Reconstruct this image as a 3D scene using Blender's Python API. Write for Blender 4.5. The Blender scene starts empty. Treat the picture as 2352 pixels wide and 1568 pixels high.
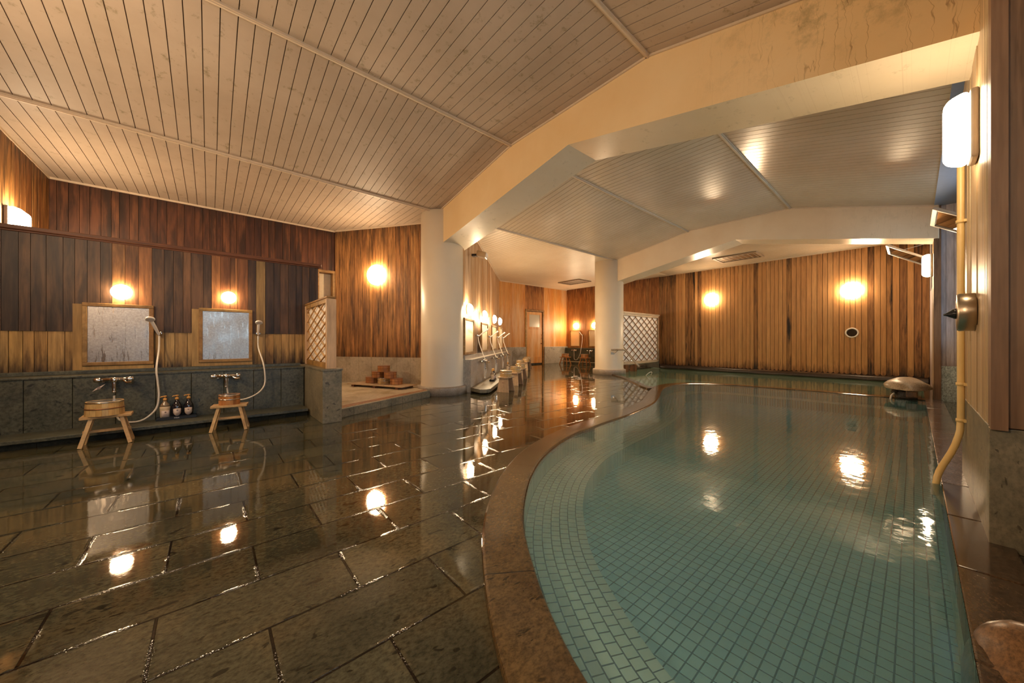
import bpy, math, random
from mathutils import Vector, Matrix
from mathutils.geometry import tessellate_polygon
random.seed(7)
sc = bpy.context.scene
C = sc.collection
PI = math.pi

# ---------------------------------------------------------------- camera, world, exposure
cam_d = bpy.data.cameras.new('camera'); cam = bpy.data.objects.new('camera', cam_d); C.objects.link(cam)
cam_d.sensor_width = 36; cam_d.lens = 800 / 2352 * 36; cam_d.clip_start = .02; cam_d.clip_end = 200
cam.location = (0, 0, .9)
cam.rotation_euler = (PI / 2, 0, math.atan2(.7557, .6549) - PI / 2)
sc.camera = cam
w = bpy.data.worlds.new('daylight'); sc.world = w; w.use_nodes = True
w.node_tree.nodes['Background'].inputs[0].default_value = (.6, .78, 1, 1)
w.node_tree.nodes['Background'].inputs[1].default_value = 1.4
vs = sc.view_settings
vs.view_transform = 'Standard'; vs.look = 'None'; vs.gamma = 1; vs.use_curve_mapping = False
vs.exposure = 1.8
LAMP = 34.0            # radiance of the opal lamp glass
sc.cycles.max_bounces = 7; sc.cycles.diffuse_bounces = 4; sc.cycles.glossy_bounces = 4
sc.cycles.caustics_reflective = False; sc.cycles.caustics_refractive = False
sc.cycles.use_adaptive_sampling = True; sc.cycles.adaptive_threshold = .03
sc.cycles.transparent_max_bounces = 12
sc.cycles.sample_clamp_indirect = 4
sc.cycles.use_light_tree = True
try:
    sc.cycles.use_denoising = True
except Exception: pass

# ---------------------------------------------------------------- mesh builder
class MB:
    def __init__(s): s.v = []; s.f = []; s.mi = []; s.r = []; s.sm = []; s.uv = []
    def add(s, vs, fs, mi=0, r=None, sm=False, uvs=None):
        b = len(s.v); s.v += [tuple(p) for p in vs]
        r = random.random() if r is None else r
        for k, f in enumerate(fs):
            s.f.append(tuple(i + b for i in f)); s.mi.append(mi); s.r.append(r); s.sm.append(sm)
            s.uv.append(uvs[k] if uvs else None)
        return s
    def obox(s, o, a, b, c, mi=0, r=None):
        o, a, b, c = map(Vector, (o, a, b, c))
        if a.cross(b).dot(c) < 0: a, b = b, a
        v = [o, o + a, o + a + b, o + b, o + c, o + a + c, o + a + b + c, o + b + c]
        return s.add(v, [(3, 2, 1, 0), (4, 5, 6, 7), (0, 1, 5, 4), (1, 2, 6, 5), (2, 3, 7, 6), (3, 0, 4, 7)], mi, r)
    def box(s, x0, x1, y0, y1, z0, z1, mi=0, r=None):
        return s.obox((x0, y0, z0), (x1 - x0, 0, 0), (0, y1 - y0, 0), (0, 0, z1 - z0), mi, r)
    def bar(s, p, q, wd, th, up=(0, 0, 1), mi=0, r=None):      # box from p to q, cross-section wd x th
        p, q = Vector(p), Vector(q); d = q - p; u = Vector(up)
        sd = d.cross(u).normalized(); n = sd.cross(d).normalized()
        return s.obox(p - sd * wd / 2 - n * th / 2, d, sd * wd, n * th, mi, r)
    def lathe(s, prof, n=24, o=(0, 0, 0), ax=(0, 0, 1), mi=0, r=None, sm=True, flat=False):
        o = Vector(o); ax = Vector(ax).normalized(); u = ax.orthogonal().normalized(); w_ = ax.cross(u)
        vs = []; fs = []; m = len(prof); r = random.random() if r is None else r
        for (rr, h) in prof:
            for k in range(n):
                a = 2 * PI * k / n
                vs.append(o + ax * h + (u * math.cos(a) + w_ * math.sin(a)) * max(rr, 1e-5))
        for j in range(m - 1):
            for k in range(n):
                k2 = (k + 1) % n
                fs.append((j * n + k, j * n + k2, (j + 1) * n + k2, (j + 1) * n + k))
        fs2 = [tuple(reversed(range(n))), tuple(range((m - 1) * n, m * n))]
        s.add(vs, fs, mi, r, sm)
        b = len(s.v) - len(vs)
        for f in fs2:
            s.f.append(tuple(i + b for i in f)); s.mi.append(mi); s.r.append(r); s.sm.append(False); s.uv.append(None)
        return s
    def tube(s, pts, rad, n=10, mi=0, r=None):
        pts = [Vector(p) for p in pts]; vs = []; fs = []; m = len(pts)
        rads = rad if isinstance(rad, (list, tuple)) else [rad] * m
        t0 = (pts[1] - pts[0]).normalized(); u = t0.orthogonal().normalized()
        for i, p in enumerate(pts):
            t = (pts[min(i + 1, m - 1)] - pts[max(i - 1, 0)]).normalized()
            u = (u - t * u.dot(t)).normalized(); w_ = t.cross(u)
            for k in range(n):
                a = 2 * PI * k / n
                vs.append(p + (u * math.cos(a) + w_ * math.sin(a)) * rads[i])
        for j in range(m - 1):
            for k in range(n):
                k2 = (k + 1) % n
                fs.append((j * n + k, j * n + k2, (j + 1) * n + k2, (j + 1) * n + k))
        s.add(vs, fs, mi, r, True)
        return s.add(vs[:n] + vs[-n:], [tuple(reversed(range(n))), tuple(range(n, 2 * n))], mi, r)
    def poly(s, pts, z, mi=0, holes=(), flip=False, r=None):
        loops = [[Vector((x, y, 0)) for x, y in pts]] + [[Vector((x, y, 0)) for x, y in h] for h in holes]
        tris = tessellate_polygon(loops); flat = [p for l in loops for p in l]
        fs = []
        for t in tris:
            a, b, c = (flat[i] for i in t)
            up = (b - a).cross(c - a).z > 0
            fs.append(tuple(t) if up != flip else tuple(reversed(t)))
        return s.add([(p.x, p.y, z) for p in flat], fs, mi, r)
    def prism(s, pts, z0, z1, mi=0, r=None):
        r = random.random() if r is None else r
        s.poly(pts, z1, mi, r=r); s.poly(pts, z0, mi, flip=True, r=r)
        n = len(pts); v = [(x, y, z0) for x, y in pts] + [(x, y, z1) for x, y in pts]
        ar = sum(pts[i][0] * pts[(i + 1) % n][1] - pts[(i + 1) % n][0] * pts[i][1] for i in range(n))
        fs = [(i, (i + 1) % n, n + (i + 1) % n, n + i) for i in range(n)]
        if ar < 0: fs = [tuple(reversed(f)) for f in fs]
        return s.add(v, fs, mi, r)
    def build(s, name, mats, parent=None, bevel=0, seg=2, subd=0):
        me = bpy.data.meshes.new(name); me.from_pydata(s.v, [], s.f)
        mats = mats if isinstance(mats, (list, tuple)) else [mats]
        for m in mats: me.materials.append(m)
        at = me.attributes.new('rnd', 'FLOAT', 'FACE')
        at.data.foreach_set('value', s.r)
        me.polygons.foreach_set('material_index', s.mi)
        me.polygons.foreach_set('use_smooth', s.sm)
        if any(u for u in s.uv):
            ul = me.uv_layers.new(name='UVMap')
            for p, u in zip(me.polygons, s.uv):
                if u:
                    for li, c in zip(p.loop_indices, u): ul.data[li].uv = c
        me.update()
        o = bpy.data.objects.new(name, me); C.objects.link(o)
        if parent: o.parent = parent
        if bevel:
            b = o.modifiers.new('bevel', 'BEVEL'); b.width = bevel; b.segments = seg; b.limit_method = 'ANGLE'
        if subd:
            b = o.modifiers.new('sub', 'SUBSURF'); b.levels = subd; b.render_levels = subd
        return o

def tag(o, label=None, cat=None, group=None, kind=None):
    if label: o['label'] = label
    if cat: o['category'] = cat
    if group: o['group'] = group
    if kind: o['kind'] = kind
    return o
def thing(name, label, cat, loc=(0, 0, 0), rz=0, group=None):
    o = bpy.data.objects.new(name, None); C.objects.link(o)
    o.empty_display_size = .05; o.location = loc; o.rotation_euler = (0, 0, rz)
    return tag(o, label, cat, group)
def struct(name, mb, mats, bevel=0):
    return tag(mb.build(name, mats, bevel=bevel), kind='structure')
def copy_thing(root, loc, rz=None, label=None, group=None, scale=None):
    r = root.copy(); C.objects.link(r); r.location = loc
    if rz is not None: r.rotation_euler = (0, 0, rz)
    if label: r['label'] = label
    if group: r['group'] = group
    for ch in list(root.children):
        c = ch.copy(); C.objects.link(c); c.parent = r
        for g in list(ch.children):
            d = g.copy(); C.objects.link(d); d.parent = c
    return r

# ---------------------------------------------------------------- materials
class NT:
    def __init__(s, name):
        s.m = bpy.data.materials.new(name); s.m.use_nodes = True; s.t = s.m.node_tree; s.t.nodes.clear()
        s.out = s.n('ShaderNodeOutputMaterial')
    def n(s, t, **kw):
        x = s.t.nodes.new(t)
        for k, v in kw.items(): setattr(x, k, v)
        return x
    def l(s, a, b): s.t.links.new(a, b)
    def val(s, sock, v):
        if hasattr(v, 'is_linked') or isinstance(v, bpy.types.NodeSocket): s.l(v, sock)
        else:
            if isinstance(v, (tuple, list)) and len(v) == 3 and sock.type == 'RGBA': v = (*v, 1)
            sock.default_value = v
    def coord(s, kind='Object'): return s.n('ShaderNodeTexCoord').outputs[kind]
    def map(s, vec, scale=(1, 1, 1), loc=(0, 0, 0), rot=(0, 0, 0)):
        m = s.n('ShaderNodeMapping'); s.l(vec, m.inputs[0])
        m.inputs['Scale'].default_value = scale; m.inputs['Location'].default_value = loc; m.inputs['Rotation'].default_value = rot
        return m.outputs[0]
    def noise(s, vec, sc_=5, det=3, rough=.5, dist=0):
        n = s.n('ShaderNodeTexNoise'); s.l(vec, n.inputs['Vector']); n.inputs['Scale'].default_value = sc_
        n.inputs['Detail'].default_value = det; n.inputs['Roughness'].default_value = rough; n.inputs['Distortion'].default_value = dist
        return n.outputs[0]
    def ramp(s, f, stops):
        r = s.n('ShaderNodeValToRGB'); s.l(f, r.inputs[0]); e = r.color_ramp.elements
        while len(e) < len(stops): e.new(.5)
        for x, (p, c) in zip(e, stops):
            x.position = p
            x.color = (c, c, c, 1) if isinstance(c, (int, float)) else (*c, 1)
        return r.outputs[0]
    def mix(s, f, a, b, mode='MIX'):
        m = s.n('ShaderNodeMix', data_type='RGBA', blend_type=mode)
        s.val(m.inputs[0], f); s.val(m.inputs[6], a); s.val(m.inputs[7], b); return m.outputs[2]
    def math(s, op, a, b=0.0, c=None, clamp=False):
        m = s.n('ShaderNodeMath', operation=op, use_clamp=clamp); s.val(m.inputs[0], a); s.val(m.inputs[1], b)
        if c is not None: s.val(m.inputs[2], c)
        return m.outputs[0]
    def attr(s, name): return s.n('ShaderNodeAttribute', attribute_name=name).outputs['Fac']
    def bump(s, h, st=.3, dist=.01, nrm=None):
        b = s.n('ShaderNodeBump'); b.inputs['Strength'].default_value = st; b.inputs['Distance'].default_value = dist
        s.l(h, b.inputs['Height'])
        if nrm is not None: s.l(nrm, b.inputs['Normal'])
        return b.outputs[0]
    def bsdf(s, col, rough=.5, metal=0, nrm=None, spec=.5, coat=0, coat_rough=.1, ior=1.5, trans=0):
        b = s.n('ShaderNodeBsdfPrincipled'); s.val(b.inputs['Base Color'], col); s.val(b.inputs['Roughness'], rough)
        b.inputs['Metallic'].default_value = metal; b.inputs['Specular IOR Level'].default_value = spec
        b.inputs['Coat Weight'].default_value = coat; b.inputs['Coat Roughness'].default_value = coat_rough
        b.inputs['IOR'].default_value = ior; b.inputs['Transmission Weight'].default_value = trans
        if nrm is not None: s.l(nrm, b.inputs['Normal'])
        s.l(b.outputs[0], s.out.inputs[0]); return b

def m_plain(name, col, rough=.5, metal=0, var=.1, sc_=20, coat=0, spec=.5):
    t = NT(name); n = t.noise(t.coord(), sc_, 3)
    c = t.mix(n, tuple(x * (1 - var) for x in col), tuple(min(1, x * (1 + var)) for x in col))
    t.bsdf(c, rough, metal, t.bump(n, .05, .003), coat=coat, spec=spec); return t.m

def m_wood(name, cols, rough=.5, grain=(22, 22, 1.1), streak=.55, stain=None, stain_col=(.02, .008, .003), low=None, high=None,
           bleach=None, coat=0, spec=.35, blotch=.35):
    """board wall: per-board tint, stretched grain, long vertical water stains; low/high = (z, fade) weathered board ends"""
    t = NT(name); co = t.coord(); r = t.attr('rnd')
    k = len(cols)
    base = t.ramp(r, [(i / max(1, k - 1), c) for i, c in enumerate(cols)])
    shift = t.n('ShaderNodeCombineXYZ'); t.l(t.math('MULTIPLY', r, 37.0), shift.inputs[0]); t.l(t.math('MULTIPLY', r, 11.0), shift.inputs[2])
    va = t.n('ShaderNodeVectorMath', operation='ADD'); t.l(co, va.inputs[0]); t.l(shift.outputs[0], va.inputs[1])
    g = t.noise(t.map(va.outputs[0], grain), 1.6, 5, .62, .4)
    c = t.mix(t.ramp(g, [(.28, 1.0), (.62, 0.0)]), base, t.mix(streak, base, (.1, .045, .018), 'MULTIPLY'))
    g2 = t.noise(t.map(va.outputs[0], (grain[0] * 3, grain[1] * 3, grain[2] * 1.5)), 3, 2)
    c = t.mix(.3, c, t.ramp(g2, [(.3, .4), (.7, 1.0)]), 'MULTIPLY')
    g3 = t.noise(t.map(va.outputs[0], (grain[0] * .3, grain[1] * .3, grain[2] * .9)), 1.7, 4, .6, .3)
    c = t.mix(blotch, c, t.ramp(g3, [(.34, .25), (.5, .8), (.66, 1.35)]), 'MULTIPLY')
    if bleach:
        bl = t.noise(t.map(co, (3.2, 3.2, .35)), 1.3, 4, .6)
        c = t.mix(t.math('MULTIPLY', t.ramp(bl, [(.5, 0.0), (.64, 1.0)]), bleach[0]), c, bleach[1])
    if stain:
        st = t.noise(t.map(va.outputs[0], (7, 7, .55)), 1.5, 5, .65)
        c = t.mix(t.math('MULTIPLY', t.ramp(st, [(stain[0], 0.0), (stain[0] + .12, 1.0)]), stain[1]), c, stain_col)
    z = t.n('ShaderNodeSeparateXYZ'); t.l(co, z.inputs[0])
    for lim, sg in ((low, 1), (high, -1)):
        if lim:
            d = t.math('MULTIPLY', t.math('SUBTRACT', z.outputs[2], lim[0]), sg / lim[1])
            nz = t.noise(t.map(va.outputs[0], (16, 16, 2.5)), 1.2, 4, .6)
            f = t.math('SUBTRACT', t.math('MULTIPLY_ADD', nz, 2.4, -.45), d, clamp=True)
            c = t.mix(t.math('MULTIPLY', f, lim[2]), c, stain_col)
    t.bsdf(c, rough, 0, t.bump(g, .25, .004), coat=coat, spec=spec); return t.m

def m_stone(name, cols, rough=.45, sc_=1.0, pits=.6, joints=None, jcol=(.02, .015, .01), wet=False, uvj=None, spec=.5, patch=None, cf=.85):
    t = NT(name); co = t.coord()
    n1 = t.noise(co, 2.2 * sc_, 5, .6); n2 = t.noise(t.map(co, (1, 1.5, 1), rot=(0, 0, .5)), (48 if wet else 30) * sc_, 5, .7); n3 = t.noise(co, 90 * sc_, 2)
    c = t.ramp(n1, [(.32, cols[0]), (.5, cols[1]), (.68, cols[2])])
    c = t.mix(cf, c, t.ramp(n2, [(.36, .35), (.5, .85), (.62, 1.2)]), 'MULTIPLY')
    pit = t.noise(t.map(co, (1, 2.4, 1.4), rot=(.3, .2, .5)), 14 * sc_, 2, .5, .6)
    c = t.mix(t.math('MULTIPLY', t.ramp(pit, [(.66, 0.0), (.7, 1.0)]), pits), c, tuple(x * .18 for x in cols[0]))
    if patch: c = t.mix(t.ramp(t.noise(co, patch[0], 4, .6), [(patch[1], 0.0), (patch[1] + .12, 1.0)]), c, patch[2])
    h = t.mix(.5, n2, n3)
    nrm = None; rv = rough
    if joints or uvj:
        b = t.n('ShaderNodeTexBrick'); b.offset = .5 if joints and len(joints) < 6 else 0; b.offset_frequency = 2; b.squash = 1
        if joints:
            x0, y0, wd, hh, mo = joints[:5]
            t.l(t.map(co, loc=(-x0, -y0, 0)), b.inputs['Vector'])
        else:
            wd, hh, mo = uvj; t.l(t.coord('UV'), b.inputs['Vector'])
        b.inputs['Scale'].default_value = 1; b.inputs['Brick Width'].default_value = wd; b.inputs['Row Height'].default_value = hh
        b.inputs['Mortar Size'].default_value = mo; b.inputs['Mortar Smooth'].default_value = .3
        b.inputs['Color1'].default_value = (.72, .72, .72, 1); b.inputs['Color2'].default_value = (1.1, 1.1, 1.1, 1)
        b.inputs['Mortar'].default_value = (.9, .9, .9, 1)
        c = t.mix(1, c, b.outputs['Color'], 'MULTIPLY')
        c = t.mix(b.outputs['Fac'], c, jcol)
        nrm = t.bump(t.math('SUBTRACT', 1.0, b.outputs['Fac']), 1.0, .008)
        if joints:
            b2 = t.n('ShaderNodeTexBrick'); b2.offset = .5; b2.offset_frequency = 2; b2.squash = 1
            t.l(t.map(co, loc=(-x0, -y0, 0)), b2.inputs['Vector'])
            for k_, v_ in (('Scale', 1), ('Brick Width', wd), ('Row Height', hh), ('Mortar Size', .015), ('Mortar Smooth', 1.0)): b2.inputs[k_].default_value = v_
            rag = t.math('MULTIPLY', b2.outputs['Fac'], t.ramp(t.noise(co, 5, 2), [(.42, 0.0), (.6, 1.0)]))
            nrm = t.bump(t.math('MULTIPLY', t.noise(co, 120, 2), rag), .55, .005, nrm)
    if wet:
        wn = t.noise(co, 1.1, 3, .5)
        rv = t.ramp(wn, [(.35, rough * .45), (.75, rough)])
        rip = t.noise(t.map(co, (1, 1, 1)), 10, 2, .5)
        fine = t.ramp(wn, [(.38, 0.0), (.75, 1.0)])
        hh = t.math('ADD', t.math('ADD', t.math('MULTIPLY', rip, .3), t.math('MULTIPLY', n2, .07)), t.math('MULTIPLY', t.math('MULTIPLY', n3, fine), .3))
        nrm = t.bump(hh, .16, .004, nrm)
    else:
        nrm = t.bump(h, .25, .003, nrm)
    t.bsdf(c, rv, 0, nrm, spec=spec); return t.m

def m_tile(name, c1, c2, grout, wd, hh, mo=.0028, uv=False, offset=0., rough=.2, axes=None):
    t = NT(name); co = t.coord('UV' if uv else 'Object')
    if axes:
        sx = t.n('ShaderNodeSeparateXYZ'); t.l(co, sx.inputs[0]); cx = t.n('ShaderNodeCombineXYZ')
        t.l(sx.outputs[axes[0]], cx.inputs[0]); t.l(sx.outputs[axes[1]], cx.inputs[1]); co = cx.outputs[0]
    b = t.n('ShaderNodeTexBrick'); b.offset = offset; b.offset_frequency = 2; b.squash = 1
    t.l(co, b.inputs['Vector'])
    for k, v in (('Scale', 1), ('Brick Width', wd), ('Row Height', hh), ('Mortar Size', mo), ('Mortar Smooth', .1), ('Bias', 0)): b.inputs[k].default_value = v
    for k, v in (('Color1', c1), ('Color2', c2), ('Mortar', grout)): b.inputs[k].default_value = (*v, 1)
    n = t.noise(t.coord(), 1.3, 3)
    c = t.mix(.35, b.outputs['Color'], t.ramp(n, [(.35, (.62, .8, .62)), (.6, (1, 1, 1))]), 'MULTIPLY')
    t.bsdf(c, rough, 0, None); return t.m

def m_water(name, tint, haze, hz):
    t = NT(name); co = t.coord()
    n = t.noise(t.map(co, (1, 1, 1)), 6, 3, .5); n2 = t.noise(co, 30, 2)
    nrm = t.bump(t.math('ADD', n, t.math('MULTIPLY', n2, .15)), .22, .008)
    fr = t.n('ShaderNodeFresnel'); fr.inputs[0].default_value = 1.29; t.l(nrm, fr.inputs[1])
    tr = t.n('ShaderNodeBsdfTransparent'); tr.inputs[0].default_value = (*tint, 1)
    df = t.n('ShaderNodeBsdfDiffuse'); df.inputs[0].default_value = (*haze, 1)
    m1 = t.n('ShaderNodeMixShader'); m1.inputs[0].default_value = hz; t.l(tr.outputs[0], m1.inputs[1]); t.l(df.outputs[0], m1.inputs[2])
    gl = t.n('ShaderNodeBsdfGlossy'); gl.inputs['Roughness'].default_value = .045; t.l(nrm, gl.inputs['Normal'])
    gl.inputs[0].default_value = (1, 1, 1, 1)
    m2 = t.n('ShaderNodeMixShader'); t.l(fr.outputs[0], m2.inputs[0]); t.l(m1.outputs[0], m2.inputs[1]); t.l(gl.outputs[0], m2.inputs[2])
    t.l(m2.outputs[0], t.out.inputs[0]); return t.m

def m_glass(name, tint=(.9, .95, .95)):
    t = NT(name)
    fr = t.n('ShaderNodeFresnel'); fr.inputs[0].default_value = 1.45
    tr = t.n('ShaderNodeBsdfTransparent'); tr.inputs[0].default_value = (*tint, 1)
    gl = t.n('ShaderNodeBsdfGlossy'); gl.inputs['Roughness'].default_value = .03
    m2 = t.n('ShaderNodeMixShader'); t.l(fr.outputs[0], m2.inputs[0]); t.l(tr.outputs[0], m2.inputs[1]); t.l(gl.outputs[0], m2.inputs[2])
    t.l(m2.outputs[0], t.out.inputs[0]); return t.m

def m_emit(name, col, st):
    t = NT(name); e = t.n('ShaderNodeEmission'); e.inputs[0].default_value = (*col, 1); e.inputs[1].default_value = st
    t.l(e.outputs[0], t.out.inputs[0]); return t.m

def m_plaster(name, col, col2, mould=0, rough=.5, spec=.4, drips=0):
    t = NT(name); co = t.coord(); n = t.noise(co, 1.2, 5, .6); n2 = t.noise(co, 60, 2)
    c = t.mix(t.ramp(n, [(.35, 0.0), (.7, 1.0)]), col, col2)
    if drips:
        sp = t.n('ShaderNodeSeparateXYZ'); t.l(co, sp.inputs[0])
        lo = t.ramp(t.math('MULTIPLY_ADD', sp.outputs[1], -1.0, 1.25), [(.0, 0.0), (1.0, 1.0)])   # wall end of the beam
        wob = t.noise(t.map(co, (0, 2, 9)), 1.5, 2, .5)
        yy = t.math('MULTIPLY_ADD', wob, .05, sp.outputs[1])
        cx = t.n('ShaderNodeCombineXYZ'); t.l(t.math('MULTIPLY', yy, 9.0), cx.inputs[0]); t.l(t.math('MULTIPLY', sp.outputs[2], .35), cx.inputs[2])
        dr = t.noise(cx.outputs[0], 1.6, 2, .5)
        line = t.ramp(dr, [(.494, 0.0), (.5, .8), (.506, 0.0)])
        c = t.mix(t.math('MULTIPLY', line, t.math('MULTIPLY', lo, drips)), c, (.26, .12, .04))
        md = t.noise(co, 7, 6, .72)
        top = t.ramp(t.math('SUBTRACT', sp.outputs[2], 2.45), [(.1, .0), (.5, 1.0)])
        c = t.mix(t.math('MULTIPLY', t.math('MULTIPLY', t.ramp(md, [(.5, 0.0), (.7, 1.0)]), top), t.math('MULTIPLY', lo, .75 * drips)), c, (.14, .13, .06))
    if mould:
        md = t.noise(co, 11, 6, .75)
        c = t.mix(t.math('MULTIPLY', t.ramp(md, [(.58, 0.0), (.68, 1.0)]), mould), c, (.16, .13, .05))
    t.bsdf(c, rough, 0, t.bump(n2, .08, .002), spec=spec); return t.m

M = {}
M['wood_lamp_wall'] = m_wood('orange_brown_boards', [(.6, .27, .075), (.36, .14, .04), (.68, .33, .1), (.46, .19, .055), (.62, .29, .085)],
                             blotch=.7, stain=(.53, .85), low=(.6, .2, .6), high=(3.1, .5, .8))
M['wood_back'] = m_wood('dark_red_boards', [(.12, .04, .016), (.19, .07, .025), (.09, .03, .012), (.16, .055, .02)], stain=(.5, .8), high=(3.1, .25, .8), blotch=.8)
M['wood_dark'] = m_wood('dark_grey_brown_boards', [(.085, .043, .02), (.15, .072, .03), (.06, .033, .018), (.115, .056, .025), (.18, .085, .033)],
                        stain=(.55, .8), spec=.4, blotch=.9)
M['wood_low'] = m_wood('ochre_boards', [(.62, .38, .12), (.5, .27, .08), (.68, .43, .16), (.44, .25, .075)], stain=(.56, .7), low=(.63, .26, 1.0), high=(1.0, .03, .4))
M['wood_warm'] = m_wood('reddish_boards', [(.42, .18, .06), (.25, .095, .032), (.5, .25, .085)], stain=(.56, .8), blotch=.8)
M['wood_shower'] = m_wood('pale_orange_boards', [(.6, .34, .14), (.52, .27, .1), (.66, .41, .2), (.5, .24, .08)], streak=.4, stain=(.68, .3), bleach=(.75, (.75, .55, .36)))
M['wood_door_wall'] = m_wood('orange_boards', [(.74, .31, .07), (.78, .36, .09), (.7, .27, .06), (.8, .4, .12)], streak=.3, blotch=.15, stain=(.68, .3),
                             bleach=(.6, (.72, .5, .3)), stain_col=(.3, .1, .03))
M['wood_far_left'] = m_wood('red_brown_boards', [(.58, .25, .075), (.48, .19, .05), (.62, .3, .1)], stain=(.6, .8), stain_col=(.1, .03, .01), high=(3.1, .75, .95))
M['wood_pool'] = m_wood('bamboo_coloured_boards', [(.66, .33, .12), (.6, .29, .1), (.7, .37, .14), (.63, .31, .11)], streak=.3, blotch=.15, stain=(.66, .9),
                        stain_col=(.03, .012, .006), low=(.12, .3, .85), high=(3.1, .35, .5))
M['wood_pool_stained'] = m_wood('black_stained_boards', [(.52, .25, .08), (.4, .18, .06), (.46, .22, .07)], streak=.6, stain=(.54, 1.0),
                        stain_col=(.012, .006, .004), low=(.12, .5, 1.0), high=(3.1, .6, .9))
M['black_gap'] = m_plain('dark_board_gap', (.02, .01, .006), .8)
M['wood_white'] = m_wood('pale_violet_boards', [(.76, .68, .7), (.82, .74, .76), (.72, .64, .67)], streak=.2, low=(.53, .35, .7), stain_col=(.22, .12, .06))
M['wood_pillar'] = m_wood('pale_striped_cypress', [(.62, .42, .22), (.7, .52, .3), (.5, .3, .14), (.75, .58, .36)], grain=(40, 40, .5), streak=.35, rough=.35, spec=.5)
M['wood_pillar_brown'] = m_wood('grey_brown_boards', [(.34, .19, .1), (.28, .15, .08), (.4, .24, .13)], grain=(9, 9, .8), streak=.3, stain=(.6, .6))
M['wood_rail'] = m_wood('red_brown_rail', [(.2, .07, .025), (.15, .05, .02)], grain=(1.5, 20, 20))
M['wood_frame'] = m_wood('golden_frame_wood', [(.5, .3, .09), (.4, .2, .06), (.55, .34, .12)], grain=(6, 6, 6), streak=.5, stain=(.6, .5))
M['wood_side'] = m_wood('ochre_side_board', [(.55, .33, .11), (.46, .26, .08)], grain=(16, 16, 1.5), streak=.3)
M['wood_new'] = m_wood('fresh_cypress', [(.72, .44, .19), (.78, .5, .23), (.66, .38, .15)], grain=(6, 6, 6), streak=.18, rough=.42)
M['wood_post'] = m_wood('pale_cypress_post', [(.68, .43, .24), (.7, .46, .26)], grain=(20, 20, 1.5), streak=.18)
M['wood_red'] = m_wood('orange_red_cypress', [(.62, .26, .08), (.5, .19, .06), (.68, .32, .11), (.56, .22, .07)], grain=(12, 12, 2), streak=.3, rough=.35)
M['wood_bucket'] = m_wood('golden_cypress', [(.74, .46, .17), (.68, .4, .14), (.78, .52, .22), (.72, .43, .16)], grain=(12, 12, 2), streak=.2, rough=.35)
M['wood_pallet'] = m_wood('worn_pale_slats', [(.62, .42, .24), (.55, .36, .19)], grain=(4, 12, 12), streak=.35)
M['wood_lattice'] = m_wood('brown_lattice', [(.42, .22, .09), (.34, .17, .07)], grain=(10, 10, 10), streak=.3)
M['wood_driftwood'] = m_wood('bleached_rail', [(.66, .52, .36), (.6, .44, .28)], grain=(1.5, 14, 14), streak=.4)
M['log'] = m_wood('black_rotten_log', [(.03, .015, .009), (.05, .024, .012)], grain=(14, 1.2, 14), streak=.7, stain=(.62, .5), stain_col=(.35, .2, .09), rough=.35, spec=.6)
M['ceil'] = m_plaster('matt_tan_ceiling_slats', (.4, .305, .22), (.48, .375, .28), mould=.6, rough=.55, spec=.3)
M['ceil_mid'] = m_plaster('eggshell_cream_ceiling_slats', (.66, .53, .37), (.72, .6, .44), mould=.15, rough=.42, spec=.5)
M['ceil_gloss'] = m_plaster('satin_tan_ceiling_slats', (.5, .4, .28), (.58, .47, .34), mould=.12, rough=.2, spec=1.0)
M['ceil_gap'] = m_plain('ceiling_gap', (.12, .06, .025), .8)
M['batten'] = m_plain('pale_ceiling_batten', (.62, .48, .33), .5)
M['ceil_blue'] = m_plain('grey_blue_soffit', (.3, .34, .42), .5)
M['beam'] = m_plaster('cream_painted_beam', (.74, .5, .24), (.8, .58, .31), mould=.0, rough=.42, spec=.4, drips=.85)
M['beam_clean'] = m_plaster('cream_painted_far_beam', (.68, .52, .34), (.74, .6, .42), mould=.0, rough=.4, spec=.4, drips=.25)
M['beam_under'] = m_plaster('glossy_cream_paint', (.72, .6, .42), (.78, .67, .5), mould=.25, rough=.25, spec=.6, drips=.2)
M['column'] = m_plaster('cream_column_paint', (.76, .63, .45), (.8, .69, .52), rough=.42, spec=.4)
M['ring'] = m_stone('beige_stone_ring', [(.35, .27, .19), (.42, .33, .24), (.3, .22, .15)], .4, 2, .3, cf=.4)
M['floor'] = m_stone('wet_green_brown_stone', [(.046, .044, .025), (.085, .078, .043), (.13, .1, .048)], .045, 1.0, .8,
                     joints=(.141 + .2725, 1.04 - .288 * 20, .545, .288, .0044), jcol=(.006, .004, .002), wet=True, spec=.5)
M['coping'] = m_stone('wet_amber_stone', [(.085, .045, .018), (.15, .09, .035), (.1, .055, .022)], .18, 1.2, .8, uvj=(1.12, 20., .004), wet=True, spec=.65)
M['coping_reflect'] = m_stone('wet_stone_violet_reflection', [(.2, .15, .13), (.3, .24, .22), (.16, .12, .1)], .2, 1.5, .4, wet=True, spec=.7)  # paler copy of the dark coping, violet wall reflection put into the colour
M['coping_dark'] = m_stone('wet_dark_stone', [(.06, .035, .02), (.1, .06, .03), (.05, .03, .02)], .2, 1.5, .5, wet=True, spec=.7)
M['dado'] = m_stone('dark_green_stone', [(.065, .065, .04), (.1, .095, .06), (.05, .05, .033)], .4, 1.4, .9)
M['riser'] = m_stone('black_green_stone', [(.02, .02, .014), (.03, .028, .018), (.016, .016, .012)], .7, 1.4, .5, spec=.2)
M['dado_light'] = m_stone('beige_concrete', [(.4, .31, .2), (.52, .42, .28), (.34, .26, .16)], .5, .8, .3, cf=.25)
M['dado_mid'] = m_stone('grey_green_stone', [(.16, .14, .09), (.24, .2, .13), (.13, .12, .08)], .4, 1.2, .7, cf=.5)
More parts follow.
